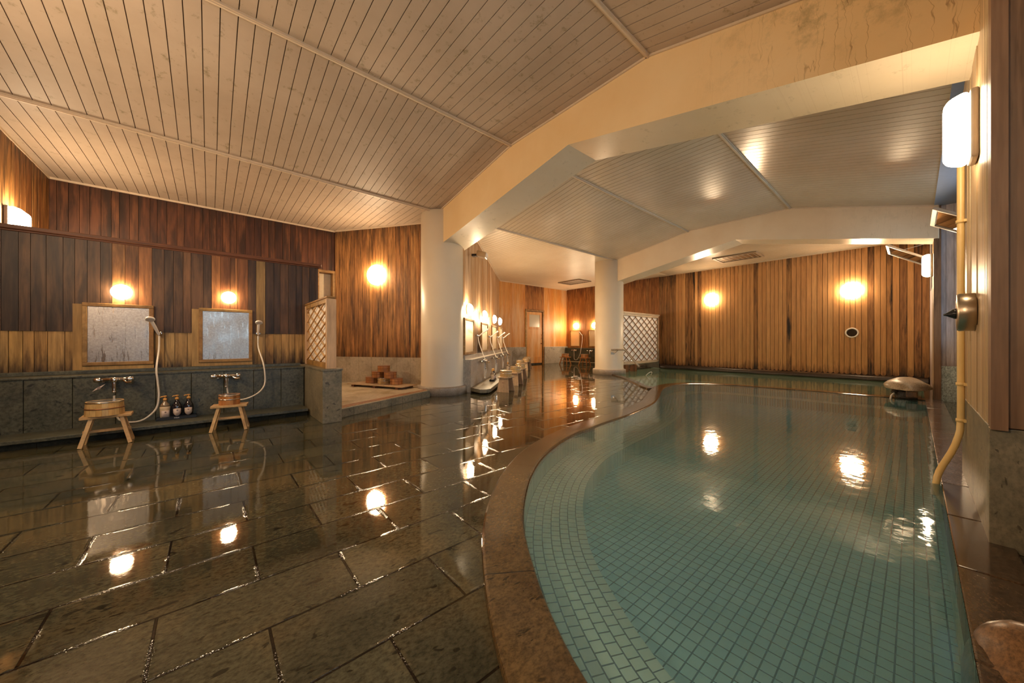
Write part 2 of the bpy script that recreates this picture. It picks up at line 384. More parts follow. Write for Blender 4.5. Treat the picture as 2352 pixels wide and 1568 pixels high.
M['dado_grey'] = m_stone('pale_grey_stone', [(.36, .32, .27), (.48, .43, .36), (.26, .22, .16)], .3, 1, .5, cf=.35)
M['dado_blue'] = m_stone('pale_blue_green_stone', [(.45, .56, .54), (.6, .7, .67), (.38, .47, .45)], .5, 1.5, .7)
M['platform'] = m_stone('pale_platform_stone', [(.5, .4, .26), (.62, .5, .34), (.38, .27, .12)], .35, 1.2, .4, cf=.4)
M['terracotta'] = m_stone('terracotta_edging', [(.42, .17, .07), (.5, .24, .11), (.36, .13, .05)], .3, 1.5, .2)
M['pooltile'] = m_tile('green_mosaic_bottom', (.44, .74, .77), (.5, .8, .82), (.015, .035, .028), .057, .0455)
M['benchtile'] = m_tile('pale_green_mosaic', (.66, .82, .7), (.72, .86, .75), (.05, .04, .025), .05, .0475, uv=True, offset=.5)
M['walltile'] = m_tile('upright_green_mosaic', (.42, .66, .58), (.48, .72, .63), (.05, .06, .04), .036, .3, uv=True)
M['tanktile'] = m_tile('light_blue_tile', (.3, .5, .56), (.36, .56, .6), (.12, .2, .2), .09, .09, .004, axes=(1, 2))
M['water'] = m_water('pool_water', (.88, .98, .98), (.3, .62, .68), .19)
M['water_back'] = m_water('green_pool_water', (.65, .88, .74), (.26, .46, .32), .3)
M['lamp'] = m_emit('opal_lamp_glass', (1, .735, .45), LAMP)
M['lamp_soft'] = m_emit('opal_lamp_glass_soft', (1, .76, .49), LAMP * .38)
M['lamp_far'] = m_emit('opal_lamp_glass_bright', (1, .735, .45), LAMP * 1.6)
M['lamp_cool'] = m_emit('opal_lamp_glass_white', (1, .76, .49), LAMP)
M['lamp_base'] = m_plain('grey_lamp_base', (.35, .3, .25), .5)
M['chrome'] = m_plain('chrome', (.75, .72, .68), .12, 1, .02)
M['steel'] = m_plain('brushed_steel', (.5, .42, .32), .3, 1, .1)
M['hoop'] = m_plain('steel_hoop', (.7, .66, .6), .22, 1, .03)
M['copper'] = m_plain('copper_hoop', (.3, .12, .05), .35, .6, .05)
M['white'] = m_plain('white_plastic', (.78, .7, .62), .3, 0, .03, coat=.3)
M['hose'] = m_plain('white_hose', (.72, .64, .54), .35, 0, .03)
M['paper'] = m_plain('white_screen_panel', (.85, .8, .74), .6, 0, .03)
M['black'] = m_plain('black_plastic', (.012, .012, .014), .25, 0, .1)
M['bottle'] = m_plain('dark_bottle', (.01, .01, .018), .08, 0, .1, coat=.8)
M['bottle_cream'] = m_plain('cream_bottle', (.72, .55, .36), .15, 0, .05, coat=.6)
M['bottle_clear'] = m_plain('clear_bottle_shoulder', (.3, .2, .12), .1, 0, .05, coat=.6)
M['pump'] = m_plain('ochre_pump', (.72, .36, .09), .4, 0, .04)
M['label_'] = m_plain('pale_label', (.68, .54, .46), .5, 0, .02)
M['label_ink'] = m_plain('label_ink', (.28, .2, .18), .5)
M['alu'] = m_plain('aluminium_sash', (.42, .36, .3), .4, .6, .05)
M['glass'] = m_glass('window_glass')
M['smoke'] = m_glass('dirty_sash_glass', (.6, .55, .45))
M['pvc'] = m_plain('yellowed_pipe', (.72, .5, .2), .35, 0, .08)
M['rock'] = m_stone('brown_boulder', [(.12, .065, .03), (.2, .1, .04), (.08, .045, .025)], .3, 2.5, .3)
M['rock_pale'] = m_stone('pale_rock_slab', [(.45, .34, .22), (.55, .42, .28), (.34, .24, .15)], .4, 2.5, .3)
M['rock_black'] = m_stone('black_wet_rock', [(.02, .013, .008), (.04, .024, .014), (.015, .01, .007)], .25, 3, .4, spec=.7)
M['door_glass'] = m_plain('frosted_door_glass', (.5, .44, .33), .25, 0, .08, 3)
M['cream_wall'] = m_plain('cream_alcove', (.75, .6, .38), .5)
M['grill'] = m_plain('brown_grille', (.3, .2, .12), .5)
M['porthole'] = m_plain('dark_glass', (.012, .01, .008), .05, 0, .1, coat=1)
M['skin'] = m_plain('puddle', (.3, .3, .32), .05)
def m_mirror():
    t = NT('steamed_mirror'); co = t.coord()
    n = t.noise(co, 55, 4, .7); big = t.noise(co, 5, 3); dr = t.noise(t.map(co, (28, 28, 3)), 1.5, 4, .7)
    fog = t.ramp(big, [(.3, .25), (.65, .42)])
    drip = t.ramp(dr, [(.56, 0.0), (.62, 1.0)])
    rough = t.math('SUBTRACT', fog, t.math('MULTIPLY', drip, .14), clamp=True)
    c = t.mix(t.ramp(n, [(.4, 0.0), (.66, 1.0)]), (.36, .31, .27), (.5, .44, .39))
    c = t.mix(t.math('MULTIPLY', drip, .4), c, (.36, .27, .2))
    b = t.bsdf(c, rough, .85, t.bump(n, .25, .002)); return t.m
M['mirror'] = m_mirror()
M['mirror_frost'] = m_plain('fogged_mirror', (.86, .78, .6), .33, .8, .06, 30)

# ---------------------------------------------------------------- curves
def catmull(P, step=.06):
    out = []; n = len(P)
    for i in range(n - 1):
        p0 = P[max(i - 1, 0)]; p1 = P[i]; p2 = P[i + 1]; p3 = P[min(i + 2, n - 1)]
        d = math.dist(p1, p2); m = max(2, int(d / step))
        for k in range(m):
            t = k / m
            out.append(tuple(.5 * (2 * p1[a] + (p2[a] - p0[a]) * t + (2 * p0[a] - 5 * p1[a] + 4 * p2[a] - p3[a]) * t * t + (-p0[a] + 3 * p1[a] - 3 * p2[a] + p3[a]) * t ** 3) for a in range(len(p1))))
    out.append(tuple(P[-1])); return out
def offset(P, d):      # to the left of travel
    o = []
    for i in range(len(P)):
        a = P[max(i - 1, 0)]; b = P[min(i + 1, len(P) - 1)]
        tx, ty = b[0] - a[0], b[1] - a[1]; L = math.hypot(tx, ty)
        o.append((P[i][0] - ty / L * d, P[i][1] + tx / L * d))
    return o
def arclen(P):
    s = [0]
    for a, b in zip(P, P[1:]): s.append(s[-1] + math.dist(a, b))
    return s
def strip(mb, P, prof, mi=0, sm=True):      # prof = [(offset, z, v)]
    rows = [offset(P, d) if d else P for d, z, v in prof]; s = arclen(P)
    vs = []; fs = []; uv = []
    for row, (d, z, v) in zip(rows, prof):
        vs += [(x, y, z) for x, y in row]
    n = len(P)
    for j in range(len(prof) - 1):
        for i in range(n - 1):
            fs.append((j * n + i, j * n + i + 1, (j + 1) * n + i + 1, (j + 1) * n + i))
            uv.append(((s[i], prof[j][2]), (s[i + 1], prof[j][2]), (s[i + 1], prof[j + 1][2]), (s[i], prof[j + 1][2])))
    mb.add(vs, fs, mi, .5, sm, uv)
    return mb

def planks(name, p, q, z0, z1, wd, mats, face=1, gap=.004, depth=.02, zoff=None, pick=None, jit=.25, pointed=False):
    """board wall from p to q; face=+1: boards stand on the left of p->q"""
    mb = MB(); p = Vector((*p, 0)); q = Vector((*q, 0)); d = q - p; L = d.length; d.normalize()
    n = Vector((-d.y, d.x, 0)) * face
    mb.obox(p + n * -.04 + Vector((0, 0, z0)), d * L, n * .04, (0, 0, z1 - z0), len(mats) - 1, .5)
    s = 0
    while s < L - .005:
        ww = min(wd * (1 + random.uniform(-jit, jit)), L - s)
        if L - s - ww < .02: ww = L - s
        r = random.random(); mi = pick(s + ww / 2, L) if pick else 0
        dz = random.uniform(-.002, .002)
        e = random.uniform(0, .004)
        o = p + d * (s + gap / 2) + Vector((0, 0, z0))
        if pointed:
            h = z1 - z0; b = (ww - gap)
            pts = [(0, .03), (b * .25, .006), (b * .5, 0), (b * .75, .006), (b, .03), (b, h), (0, h)]
            front = [o + d * x + Vector((0, 0, z)) + n * (depth + e) for x, z in pts]; back = [o + d * x + Vector((0, 0, z)) for x, z in pts]
            m = len(pts); fs = [tuple(range(m)) if face < 0 else tuple(reversed(range(m)))]
            fs += [(i, (i + 1) % m, m + (i + 1) % m, m + i) for i in range(m)]
            mb.add(front + back, fs, mi, r)
        else:
            mb.obox(o, d * (ww - gap), n * (depth + e), (0, 0, z1 - z0 + dz), mi, r)
        s += ww
    return struct(name, mb, mats)

# ---------------------------------------------------------------- pool outlines
inner = catmull([(.63, -.11), (.665, .25), (.743, .556), (.844, .78), (.972, .992), (1.123, 1.205), (1.314, 1.406), (1.613, 1.656), (1.994, 1.885),
                 (2.534, 2.083), (3.161, 2.179), (3.896, 2.25), (4.769, 2.428), (5.458, 2.681), (6.2, 2.99), (6.8, 3.17), (7.3, 3.14), (7.7, 2.92),
                 (7.93, 2.45), (8.02, 1.8), (8.1, .9), (8.1, -.11)])
CW = .2
outer = offset(inner, CW)
jx = next(i for i, p in enumerate(outer) if p[0] > 6.32 and i > 40)
curb_in = catmull([(outer[jx][0] - .02, outer[jx][1] - .06), (outer[jx][0] + .08, outer[jx][1] + .06), (6.55, 3.48), (6.75, 3.65), (7.185, 4.055), (7.6, 4.47), (7.95, 4.88), (8.281, 5.311)], .08)
curb_out = offset(curb_in, .12)
Zw = .012
hole = [(outer[0][0], -.28)] + outer[:jx + 1] + curb_out[1:] + [(8.35, 5.97), (11.45, 5.97), (11.45, -.28)]
mb = MB()
mb.poly([(-1.7, -1.7), (12, -1.7), (12, 10), (-1.7, 10)], 0, 0, holes=[hole])
mb.box(-1.7, 12, -1.7, 10, -.6, -.5)
struct('floor', mb, M['floor'])
# front pool
mb = MB()
strip(mb, inner, [(.02, .022, 0), (0.0, .0, .02), (0, -.13, .15)], 1)
strip(mb, inner, [(0, -.13, 0), (-.33, -.13, .33)], 0)
strip(mb, inner, [(-.33, -.13, 0), (-.33, -.27, .14)], 1)
bi = offset(inner, -.33)
mb.poly(inner, -.27, 2)
mb.add([(.6, -.11, -.27), (8.3, -.11, -.27), (8.3, -.11, .02), (.6, -.11, .02)], [(0, 1, 2, 3)], 1, uvs=[((0, 0), (7.7, 0), (7.7, .25), (0, .25))])
tag(mb.build('pool_basin', [M['benchtile'], M['walltile'], M['pooltile']]), 'curved green mosaic tiled basin with a submerged bench, foreground pool', 'pool basin')
mb = MB()
strip(mb, inner, [(0, -.02, 0), (0, .012, .01), (.006, .02, .02), (.02, .0235, .03), (.06, .0245, .06), (CW - .012, .026, CW - .012), (CW - .003, .023, CW), (CW, .015, CW + .01), (CW + .002, -.01, CW + .02)], 0, False)
tag(mb.build('pool_coping', M['coping']), 'wet amber stone coping curving along the edge of the foreground pool', 'pool edge')
mb = MB(); mb.poly([(x, y) for x, y in inner] + [(8.1, -.115), (.63, -.115)][:0], Zw, 0)
tag(mb.build('pool_water', M['water']), 'clear turquoise bath water filling the large foreground pool', 'water', kind='stuff')
# back pool
j2 = jx + 1
backp = outer[j2:-1] + [(8.3, -.11), (11.3, -.11), (11.3, 5.85), (8.7, 5.85)] + list(reversed(curb_in))
mb = MB(); mb.poly(backp, -.3, 0)
s = arclen(backp + backp[:1])
for i in range(len(backp)):
    a, b = backp[i], backp[(i + 1) % len(backp)]
    mb.add([(*a, -.3), (*b, -.3), (*b, .02), (*a, .02)], [(0, 1, 2, 3)], 1, uvs=[((s[i], 0), (s[i + 1], 0), (s[i + 1], .3), (s[i], .3))])
tag(mb.build('pool_basin', [M['pooltile'], M['walltile']]), 'green tiled basin of the rear pool under the tall board wall', 'pool basin')
mb = MB(); mb.poly(backp, Zw, 0)
tag(mb.build('pool_water', M['water_back']), 'dark green bath water in the narrow rear pool behind the stone divider', 'water', kind='stuff')
mb = MB()
strip(mb, curb_in, [(0, -.02, 0), (0, .02, .02), (.012, .028, .04), (.108, .028, .12), (.12, .02, .14), (.12, -.01, .18)], 0, False)
a0, b0 = curb_in[0], curb_out[0]
mb.add([(*a0, -.02), (*b0, -.02), (*b0, .02), (b0[0] * .9 + a0[0] * .1, b0[1] * .9 + a0[1] * .1, .028), (a0[0] * .9 + b0[0] * .1, a0[1] * .9 + b0[1] * .1, .028), (*a0, .02)], [(5, 4, 3, 2, 1, 0)], 0)
mb.box(8.3, 11.45, 5.84, 5.98, -.02, .03)
ox, oy = outer[jx]; mb.prism([(ox - .05, oy - .05), (ox + .12, oy - .04), (ox + .2, oy + .1), (ox + .04, oy + .17), (ox - .1, oy + .05)], -.02, .021)
tag(mb.build('pool_curb', M['coping_dark']), 'thin dark stone curb curving from the far column around the rear pool', 'pool edge')
mb = MB(); x = .36
while x < 8.4:
    x2 = min(x + .62, 8.45); mb.box(x, x2 - .006, -.285, -.11, -.12, .022, 1 if x > 3.2 else 0); x = x2  # stones farther along take the colour with the painted reflection
mb.box(8.4, 11.4, -.285, -.11, -.12, .02)
tag(mb.build('pool_coping', [M['coping_dark'], M['coping_reflect']], bevel=.006), 'straight wet dark stone coping along the window side of the pool', 'pool edge')

# ---------------------------------------------------------------- ceiling
def slats(mb, x0, x1, prof, wd=.107, g=.0065):
    for (ya, za), (yb, zb) in zip(prof, prof[1:]):
        if ya > yb: ya, za, yb, zb = yb, zb, ya, za
        mb.add([(x0, ya, za + .012), (x1, ya, za + .012), (x1, yb, zb + .012), (x0, yb, zb + .012)], [(3, 2, 1, 0)], 1)
        n = int(math.ceil((x1 - x0) / wd))
        for i in range(n):
            a = x0 + i * wd; b = min(a + wd - g, x1)
            mb.obox((a, ya, za), (b - a, 0, 0), (0, yb - ya, zb - za), (0, 0, .01), 0)
vault = [(-.24, 2.96), (1.54, 3.43), (3.4, 3.43), (5.3, 3.1)]
mb = MB(); slats(mb, -1.65, 2.95, vault); slats(mb, -1.65, 3.6, [(5.3, 3.1), (7.7, 3.1)])
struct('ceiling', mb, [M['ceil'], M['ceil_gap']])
mb = MB(); slats(mb, 3.41, 8.32, vault, .105, .008)
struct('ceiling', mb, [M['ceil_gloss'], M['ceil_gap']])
mb = MB(); slats(mb, 3.6, 11.7, [(5.3, 3.1), (10, 3.1)], .105, .008)
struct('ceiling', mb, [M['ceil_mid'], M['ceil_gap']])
mb = MB(); slats(mb, 8.78, 11.6, [(-.3, 3.09), (5.3, 3.09)], .105, .008)
struct('ceiling', mb, [M['ceil_gloss'], M['ceil_gap']])
mb = MB(); mb.box(-1.7, 8.9, -1.75, -.2, 2.96, 3.0); mb.box(8.3, 11.6, -.9, -.2, 3.1, 3.14)
struct('ceiling', mb, M['ceil_blue'])
mb = MB(); mb.box(-1.9, 12.1, -1.9, 10.2, 3.8, 3.9)  # unseen slab added above the ceilings to keep sky light out
struct('sky_block_slab', mb, M['ceil_gap'])
mb = MB()
for x0, x1 in ((-1.65, 2.95), (3.41, 8.32)):
    for y, z, tl in ((5.3, 3.1, .05), (3.4, 3.43, .05), (1.54, 3.43, -.05)):
        mb.box(x0, x1, y - .02, y + .02, z - .018, z + .01); mb.box(x0, x1, y - .007, y + .007, z - .026, z - .018)
struct('trim_1', mb, M['batten'])
mb = MB()      # cover strips where slats meet beams and walls
for xx in (2.93, 3.43, 8.3):
    for (ya, za), (yb, zb) in zip(vault, vault[1:]): mb.bar((xx, ya, za - .008), (xx, yb, zb - .008), .03, .02)
mb.box(-1.64, 1.95, 7.56, 7.6, 3.075, 3.1); mb.box(-1.65, -1.62, 5.3, 7.6, 3.075, 3.1)
mb.bar((1.89, 7.53, 3.088), (2.97, 5.97, 3.088), .04, .024); mb.bar((3.37, 5.2, 3.088), (7.87, 9.75, 3.088), .05, .024)
mb.box(7.8, 11.6, 9.75, 9.79, 3.075, 3.1); mb.box(11.4, 11.45, -.2, 5.6, 3.07, 3.09)
struct('trim_2', mb, M['batten'])

# ---------------------------------------------------------------- beams, columns
for x0, x1, lab in ((2.93, 3.43, 'large cream painted ridged ceiling beam above the near column'), (8.3, 8.8, 'cream painted ridged ceiling beam above the far column')):
    pr = [(5.5, 2.48), (2.45, 3.03), (-.25, 2.455), (-.25, 3.75), (5.5, 3.75)]
    v = [(x0, y, z) for y, z in pr] + [(x1, y, z) for y, z in pr]
    mb = MB(); mb.add(v, [(0, 1, 2, 3, 4), (9, 8, 7, 6, 5), (2, 7, 8, 3), (3, 8, 9, 4), (4, 9, 5, 0)], 0, .5)
    mb.add(v, [(0, 5, 6, 1), (1, 6, 7, 2)], 1, .5)
    tag(mb.build('ceiling_beam', [M['beam'] if x0 < 5 else M['beam_clean'], M['beam_under']], bevel=.012), lab, 'ceiling beam')
def column(x, y, r, top, lab):
    t = thing('column', lab, 'column', (x, y, 0))
    MB().lathe([(r + .01, 0), (r + .01, .12), (r, .2), (r, top)], 48).build('shaft', M['column'], t)
    MB().lathe([(r + .062, -.01), (r + .062, .12), (r + .055, .135), (r, .14)], 48).build('base_ring', M['ring'], t)
    return t
column(3.1, 5.45, .37, 3.1, 'thick round cream column beside the stacked wooden buckets')
column(8.44, 5.59, .385, 3.1, 'round cream column with the handrail at the far pool corner')

# ---------------------------------------------------------------- walls
planks('wall_back_left', (-1.65, 7.6), (1.56, 7.6), 0, 3.1, .1, [M['wood_back'], M['black_gap']], face=-1)
planks('wall_back_left', (1.56, 7.6), (1.92, 7.6), 2.3, 3.1, .09, [M['wood_back'], M['black_gap']], face=-1)
planks('wall_back_left', (1.56, 7.6), (1.92, 7.6), 0, 1.0, .09, [M['wood_back'], M['black_gap']], face=-1)
planks('wall_side_left', (-1.65, 7.6), (-1.65, -1.65), 0, 3.75, .1, [M['wood_lamp_wall'], M['black_gap']], face=1)
planks('wall_niche', (1.9, 7.56), (2.97, 6.0), .6, 3.1, .085, [M['wood_lamp_wall'], M['black_gap']], face=-1)
mb = MB()
dn = Vector((1.07, -1.56, 0)).normalized(); nn = Vector((-dn.y, dn.x, 0)) * -1
for i in range(7):
    o = Vector((1.9, 7.56, .02)) + dn * (.28 * i); mb.obox(o, dn * min(.277, 1.9 - .28 * i), nn * .035, (0, 0, .58), 0)
mb.obox(Vector((2.97, 6.0, 0)), (.2, -.3, 0), (.05, .03, 0), (0, 0, 3.1), 0)
struct('baseboard_niche', mb, M['dado_light'])
# near partition with the wash places
def pk(s, L):
    x = -1.65 + s
    return 1 if (-.8 < x < -.53 or .02 < x < .38) else (2 if .44 < x < .53 else 0)
planks('wall_left', (-1.65, 5.47), (1.14, 5.47), 1.0, 1.935, .085, [M['wood_dark'], M['wood_warm'], M['wood_low'], M['black_gap']], face=-1, pick=pk, gap=.003)
planks('wall_left', (-1.65, 5.47), (1.14, 5.47), .61, 1.0, .085, [M['wood_low'], M['black_gap']], face=-1, gap=.004, depth=.012)
mb = MB(); mb.box(-1.65, 1.14, 5.5, 5.62, 0, 1.93)
struct('wall_left', mb, M['wood_back'])
mb = MB(); mb.box(-1.64, 1.17, 5.4, 5.66, 1.935, 1.972); mb.box(-1.64, 1.15, 5.43, 5.6, 1.92, 1.936)
struct('trim_3', mb, M['wood_rail'], bevel=.004)
mb = MB()
x = -1.65
for xe in (-1.253, -.977, -.707, -.428, -.154, .12, .395, .67, .92):
    mb.box(x, xe - .003, 5.18, 5.5, 0, .56); x = xe
mb.box(-1.65, .92, 5.165, 5.5, .558, .578); mb.box(-1.65, .92, 5.40, 5.5, .578, .612)
struct('baseboard_left', mb, M['dado'], bevel=.003)
t = thing('wash_step', 'low dark stone step running below the two large steamed mirrors', 'step', (0, 0, 0))
mb = MB(); mb.box(-1.65, .9, 4.82, 5.18, .055, .086); mb.build('ledge_slab', M['dado'], t, bevel=.004)
mb = MB(); x = -1.65
while x < .9: mb.box(x, min(x + .27, .9) - .003, 4.87, 5.18, 0, .056); x += .27
mb.build('riser', M['riser'], t)
t = thing('stone_pier', 'low grey green stone pier carrying the small lattice screen', 'pier', (0, 0, 0))
mb = MB(); mb.box(.925, 1.12, 4.215, 5.18, 0, .575); mb.build('pier_body', M['dado_mid'], t, bevel=.003)
mb = MB(); mb.box(.915, 1.13, 4.205, 5.5, .575, .597); mb.build('pier_cap', M['dado_mid'], t, bevel=.003)
mb = MB(); mb.box(.925, 1.13, 5.16, 5.6, 0, .575); mb.build('pier_back', M['dado_mid'], t)

# lattice screens: (length along local x, height) panel centred on y=0
def lattice(name, lab, loc, rz, L, z0, z1, n_cells, postw, mats, cap, frontpost=False, tilt=.0):
    t = thing(name, lab, 'screen', loc, rz)
    mp, ml, mc = mats
    mb = MB(); mb.box(.03, L - .03, -.003, .003, z0 + .06, z1 - .05); mb.build('screen_panel', M['paper'], t)
    mb = MB(); H0 = z0 + .06; H1 = z1 - .05; st = (L - .06) / n_cells; hgt = st * cap[1]
    for sgn, yy in ((1, -.016), (-1, -.026), (1, .016), (-1, .026)):
        k = -int((H1 - H0) / hgt) - 2
        while k < n_cells + int((H1 - H0) / hgt) + 2:
            xa = .03 + k * st; pa = (xa, H0); pb = (xa + sgn * st * (H1 - H0) / hgt, H1)
            dx = pb[0] - pa[0]; ts = []
            lo, hi = 0., 1.
            if abs(dx) > 1e-6:
                ta = (.03 - pa[0]) / dx; tb = (L - .03 - pa[0]) / dx
                lo, hi = max(lo, min(ta, tb)), min(hi, max(ta, tb))
            if hi - lo > .01:
                P_ = lambda u: (pa[0] + dx * u, yy, H0 + (H1 - H0) * u)
                mb.bar(P_(lo), P_(hi), .009, cap[0], up=(0, 1, 0))
            k += 1
    mb.build('lattice', ml, t)
    mb = MB(); mb.box(0, L, -.04, .04, z1 - .05, z1); mb.box(-.01, L + .01, -.05, .05, z1, z1 + .02); mb.build('top_rail', mc, t, bevel=.003)
    mb = MB(); mb.box(0, L, -.035, .035, z0, z0 + .06); mb.build('bottom_rail', mc, t, bevel=.003)
    for px, pw in ((-.008, postw), (L - .035, .035)):
        mb = MB(); mb.box(px, px + pw, -.05, .05, z0, z1 + (.01 if px == 0 else -.01)); mb.build('post', mp, t, bevel=.003)
    return t
lattice('lattice_screen', 'small pale wooden lattice screen standing on the stone pier', (1.02, 4.25, 0), PI / 2, 1.16, .597, 1.385, 3, .05,
        (M['wood_post'], M['wood_new'], M['wood_frame']), (.016, .34))
t2 = lattice('lattice_screen', 'large white backed lattice screen between the far column and board wall', (8.8, 5.62, 0), 0, 2.5, .24, 1.72, 7, .04,
        (M['wood_driftwood'], M['wood_lattice'], M['wood_driftwood']), (.024, .64))
mb = MB(); mb.tube([(-.05, .0, .23), (1.2, -.02, .225), (2.5, 0, .24)], .035, 10); mb.build('log_rail', M['wood_driftwood'], t2)
mb = MB(); mb.box(-.1, 2.56, -.06, .06, 1.74, 1.79); mb.build('worn_cap', M['wood_driftwood'], t2, bevel=.01)
t = thing('wooden_block', 'short dark wooden blocks under the large lattice screen at water level', 'block', (9.25, 5.62, 0))
for dx in (-.02, .45):
    mb = MB(); mb.box(dx, dx + .16, -.08, .08, -.01, .2); mb.build('block', M['wood_warm'], t, bevel=.008)

# raised niche platform
mb = MB(); plat = [(1.12, 4.46), (1.9, 4.83), (2.68, 5.2), (3.0, 6.0), (1.9, 7.58), (-1.62, 7.58), (-1.62, 5.63), (1.14, 5.63)]
mb.prism(plat, 0, .1)
tag(mb.build('raised_platform', M['platform'], bevel=.004), 'low pale stone platform in the niche with the stacked buckets', 'platform')
mb = MB(); mb.prism([(1.13, 4.475), (2.67, 5.215), (2.72, 5.33), (1.14, 4.6)], .1, .103)
mb.prism([(1.14, 4.6), (2.72, 5.33), (2.74, 5.37), (1.14, 4.63)], .1, .102)
struct('trim_4', mb, M['terracotta'])
mb = MB(); o = Vector((1.12, 4.455, 0)); d = Vector((1.56, .74, 0)); 
for i in range(8): mb.obox(o + d * (i / 8), d * (.99 / 8), (.02, -.045, 0), (0, 0, .102), 0)
struct('baseboard_platform', mb, M['dado_mid'], bevel=.003)

# diagonal wash wall behind the near column
A = Vector((3.34, 5.19, 0)); D = Vector((.734, .679, 0)).normalized(); N = Vector((D.y, -D.x, 0))
def W(t, n=0, z=0): return Vector((3.65, 5.48, 0)) + D * t + N * n + Vector((0, 0, z))
planks('wall_diagonal', (A.x, A.y), (7.87, 9.8), .6, 3.1, .09, [M['wood_shower'], M['black_gap']], face=-1, gap=.002, depth=.015)
mb = MB(); s = -.4
while s < 5.6:
    mb.obox(W(s), D * .54, N * .15, (0, 0, .56), 0); s += .545
mb.obox(W(-.4), D * 6.2, N * .165, (0, 0, .02), 0); mb.v[-8:] = [(x, y, z + .56) for x, y, z in mb.v[-8:]]
mb.obox(W(-.4, 0, .58), D * 6.2, N * .05, (0, 0, .07), 0)
struct('baseboard_diagonal', mb, M['dado_grey'], bevel=.003)
mb = MB()
pts = [W(-.35, .1), W(-.62, .36), W(-.6, .46), W(-.5, .52), W(5.5, .52), W(5.5, .1)]
mb.prism([(p.x, p.y) for p in pts], .03, .09); 
pts = [W(-.3, .1), W(-.3, .44), W(5.5, .44), W(5.5, .1)]
mb.prism([(p.x, p.y) for p in pts], 0, .04)
tag(mb.build('wash_step', M['dado_mid'], bevel=.006), 'low wet stone step below the row of four round lamps', 'step')

# door wall
planks('wall_door', (7.5, 9.8), (9.14, 9.8), .68, 3.1, .1, [M['wood_door_wall'], M['black_gap']], face=-1, gap=.002)
planks('wall_door', (9.14, 9.8), (10.17, 9.8), 2.14, 3.1, .1, [M['wood_far_left'], M['black_gap']], face=-1, gap=.002)
planks('wall_door', (10.17, 9.8), (11.62, 9.8), .68, 3.1, .1, [M['wood_door_wall'], M['black_gap']], face=-1, gap=.002)
mb = MB(); mb.box(7.5, 9.14, 9.72, 9.85, 0, .69); mb.box(10.17, 11.62, 9.72, 9.85, 0, .69); mb.box(9.0, 10.4, 9.86, 9.95, 0, 3.1)
struct('baseboard_door', mb, M['dado_grey'], bevel=.006)
dr = thing('door_1', 'narrow orange wooden door with a frosted upper pane at the far end', 'door', (9.14, 9.8, 0)); del dr['category']; dr['kind'] = 'structure'
mb = MB(); mb.box(0, .07, -.05, .05, 0, 2.1); mb.box(.96, 1.03, -.05, .05, 0, 2.1); mb.box(0, 1.03, -.055, .05, 2.08, 2.15); mb.build('door_frame', M['wood_frame'], dr, bevel=.004)
mb = MB(); mb.box(.1, .93, -.02, .02, .05, 1.46); mb.box(.1, .23, -.02, .02, 1.46, 2.06); mb.box(.81, .93, -.02, .02, 1.46, 2.06); mb.box(.23, .81, -.02, .02, 1.95, 2.06)
mb.box(.2, .83, -.028, -.02, 1.38, 1.47); mb.box(.13, .9, -.028, -.02, .05, .3); mb.build('door_leaf', M['wood_door_wall'], dr, bevel=.003)
mb = MB(); mb.box(.23, .81, -.008, .008, 1.46, 1.96); mb.build('pane', M['door_glass'], dr)
mb = MB(); mb.tube([(.88, -.03, 1.17), (.88, -.07, 1.17), (.88, -.07, 1.02), (.88, -.03, 1.02)], .012); mb.lathe([(.022, 0), (.022, .03)], 12, (.88, -.02, .82), (0, -1, 0)); mb.build('door_handle', M['copper'], dr)

# far left wash wall x = 11.6
planks('wall_far', (11.6, 9.8), (11.6, 5.58), .62, 3.1, .1, [M['wood_far_left'], M['black_gap']], face=-1, gap=.003)
mb = MB(); mb.box(11.43, 11.65, 5.62, 9.8, 0, .64); mb.box(11.4, 11.6, 6.0, 9.75, .595, .615)
struct('baseboard_far', mb, M['dado'], bevel=.004)
mb = MB(); mb.box(11.1, 11.45, 6.1, 9.55, .05, .085); mb.box(11.18, 11.45, 6.1, 9.55, 0, .05)
tag(mb.build('wash_step', M['dado_mid'], bevel=.004), 'low stone step under the two far mirrors by the door', 'step')

# board wall behind the pool x = 11.45
def pkp(s, L):
    y = 5.6 - s
    return 1 if (y > 5.1 or y < -.05 or (y > 4.2 and random.random() < .45) or min(abs(y - k) for k in (2.88, 2.07, .62, .34, .1)) < .05) else 0
planks('wall_pool', (11.45, 5.62), (11.45, -.22), .13, 3.09, .097, [M['wood_pool'], M['wood_pool_stained'], M['black_gap']], face=-1, gap=.008, depth=.022, pick=pkp, jit=.12, pointed=True)
mb = MB(); mb.box(11.44, 11.6, -.3, 5.62, -.05, 3.1); mb.box(11.44, 11.62, 5.58, 5.62, .1, 3.1)
struct('wall_pool_backing', mb, M['black_gap'])
mb = MB(); mb.box(11.38, 11.45, -.2, 5.55, .1, .125)
struct('trim_5', mb, M['wood_pallet'])
mb = MB(); pts = [(11.33 + random.uniform(-.015, .015), y / 10,   .05 + random.uniform(-.01, .01)) for y in range(-2, 58, 3)]
mb.tube(pts, [.085 + random.uniform(-.012, .012) for _ in pts], 12)
tag(mb.build('log_beam', M['log']), 'black rotten log lying at the waterline under the pool board wall', 'log')
mb = MB(); mb.box(11.28, 11.45, -.2, 5.85, -.3, .0)
struct('baseboard_pool', mb, M['rock_black'])

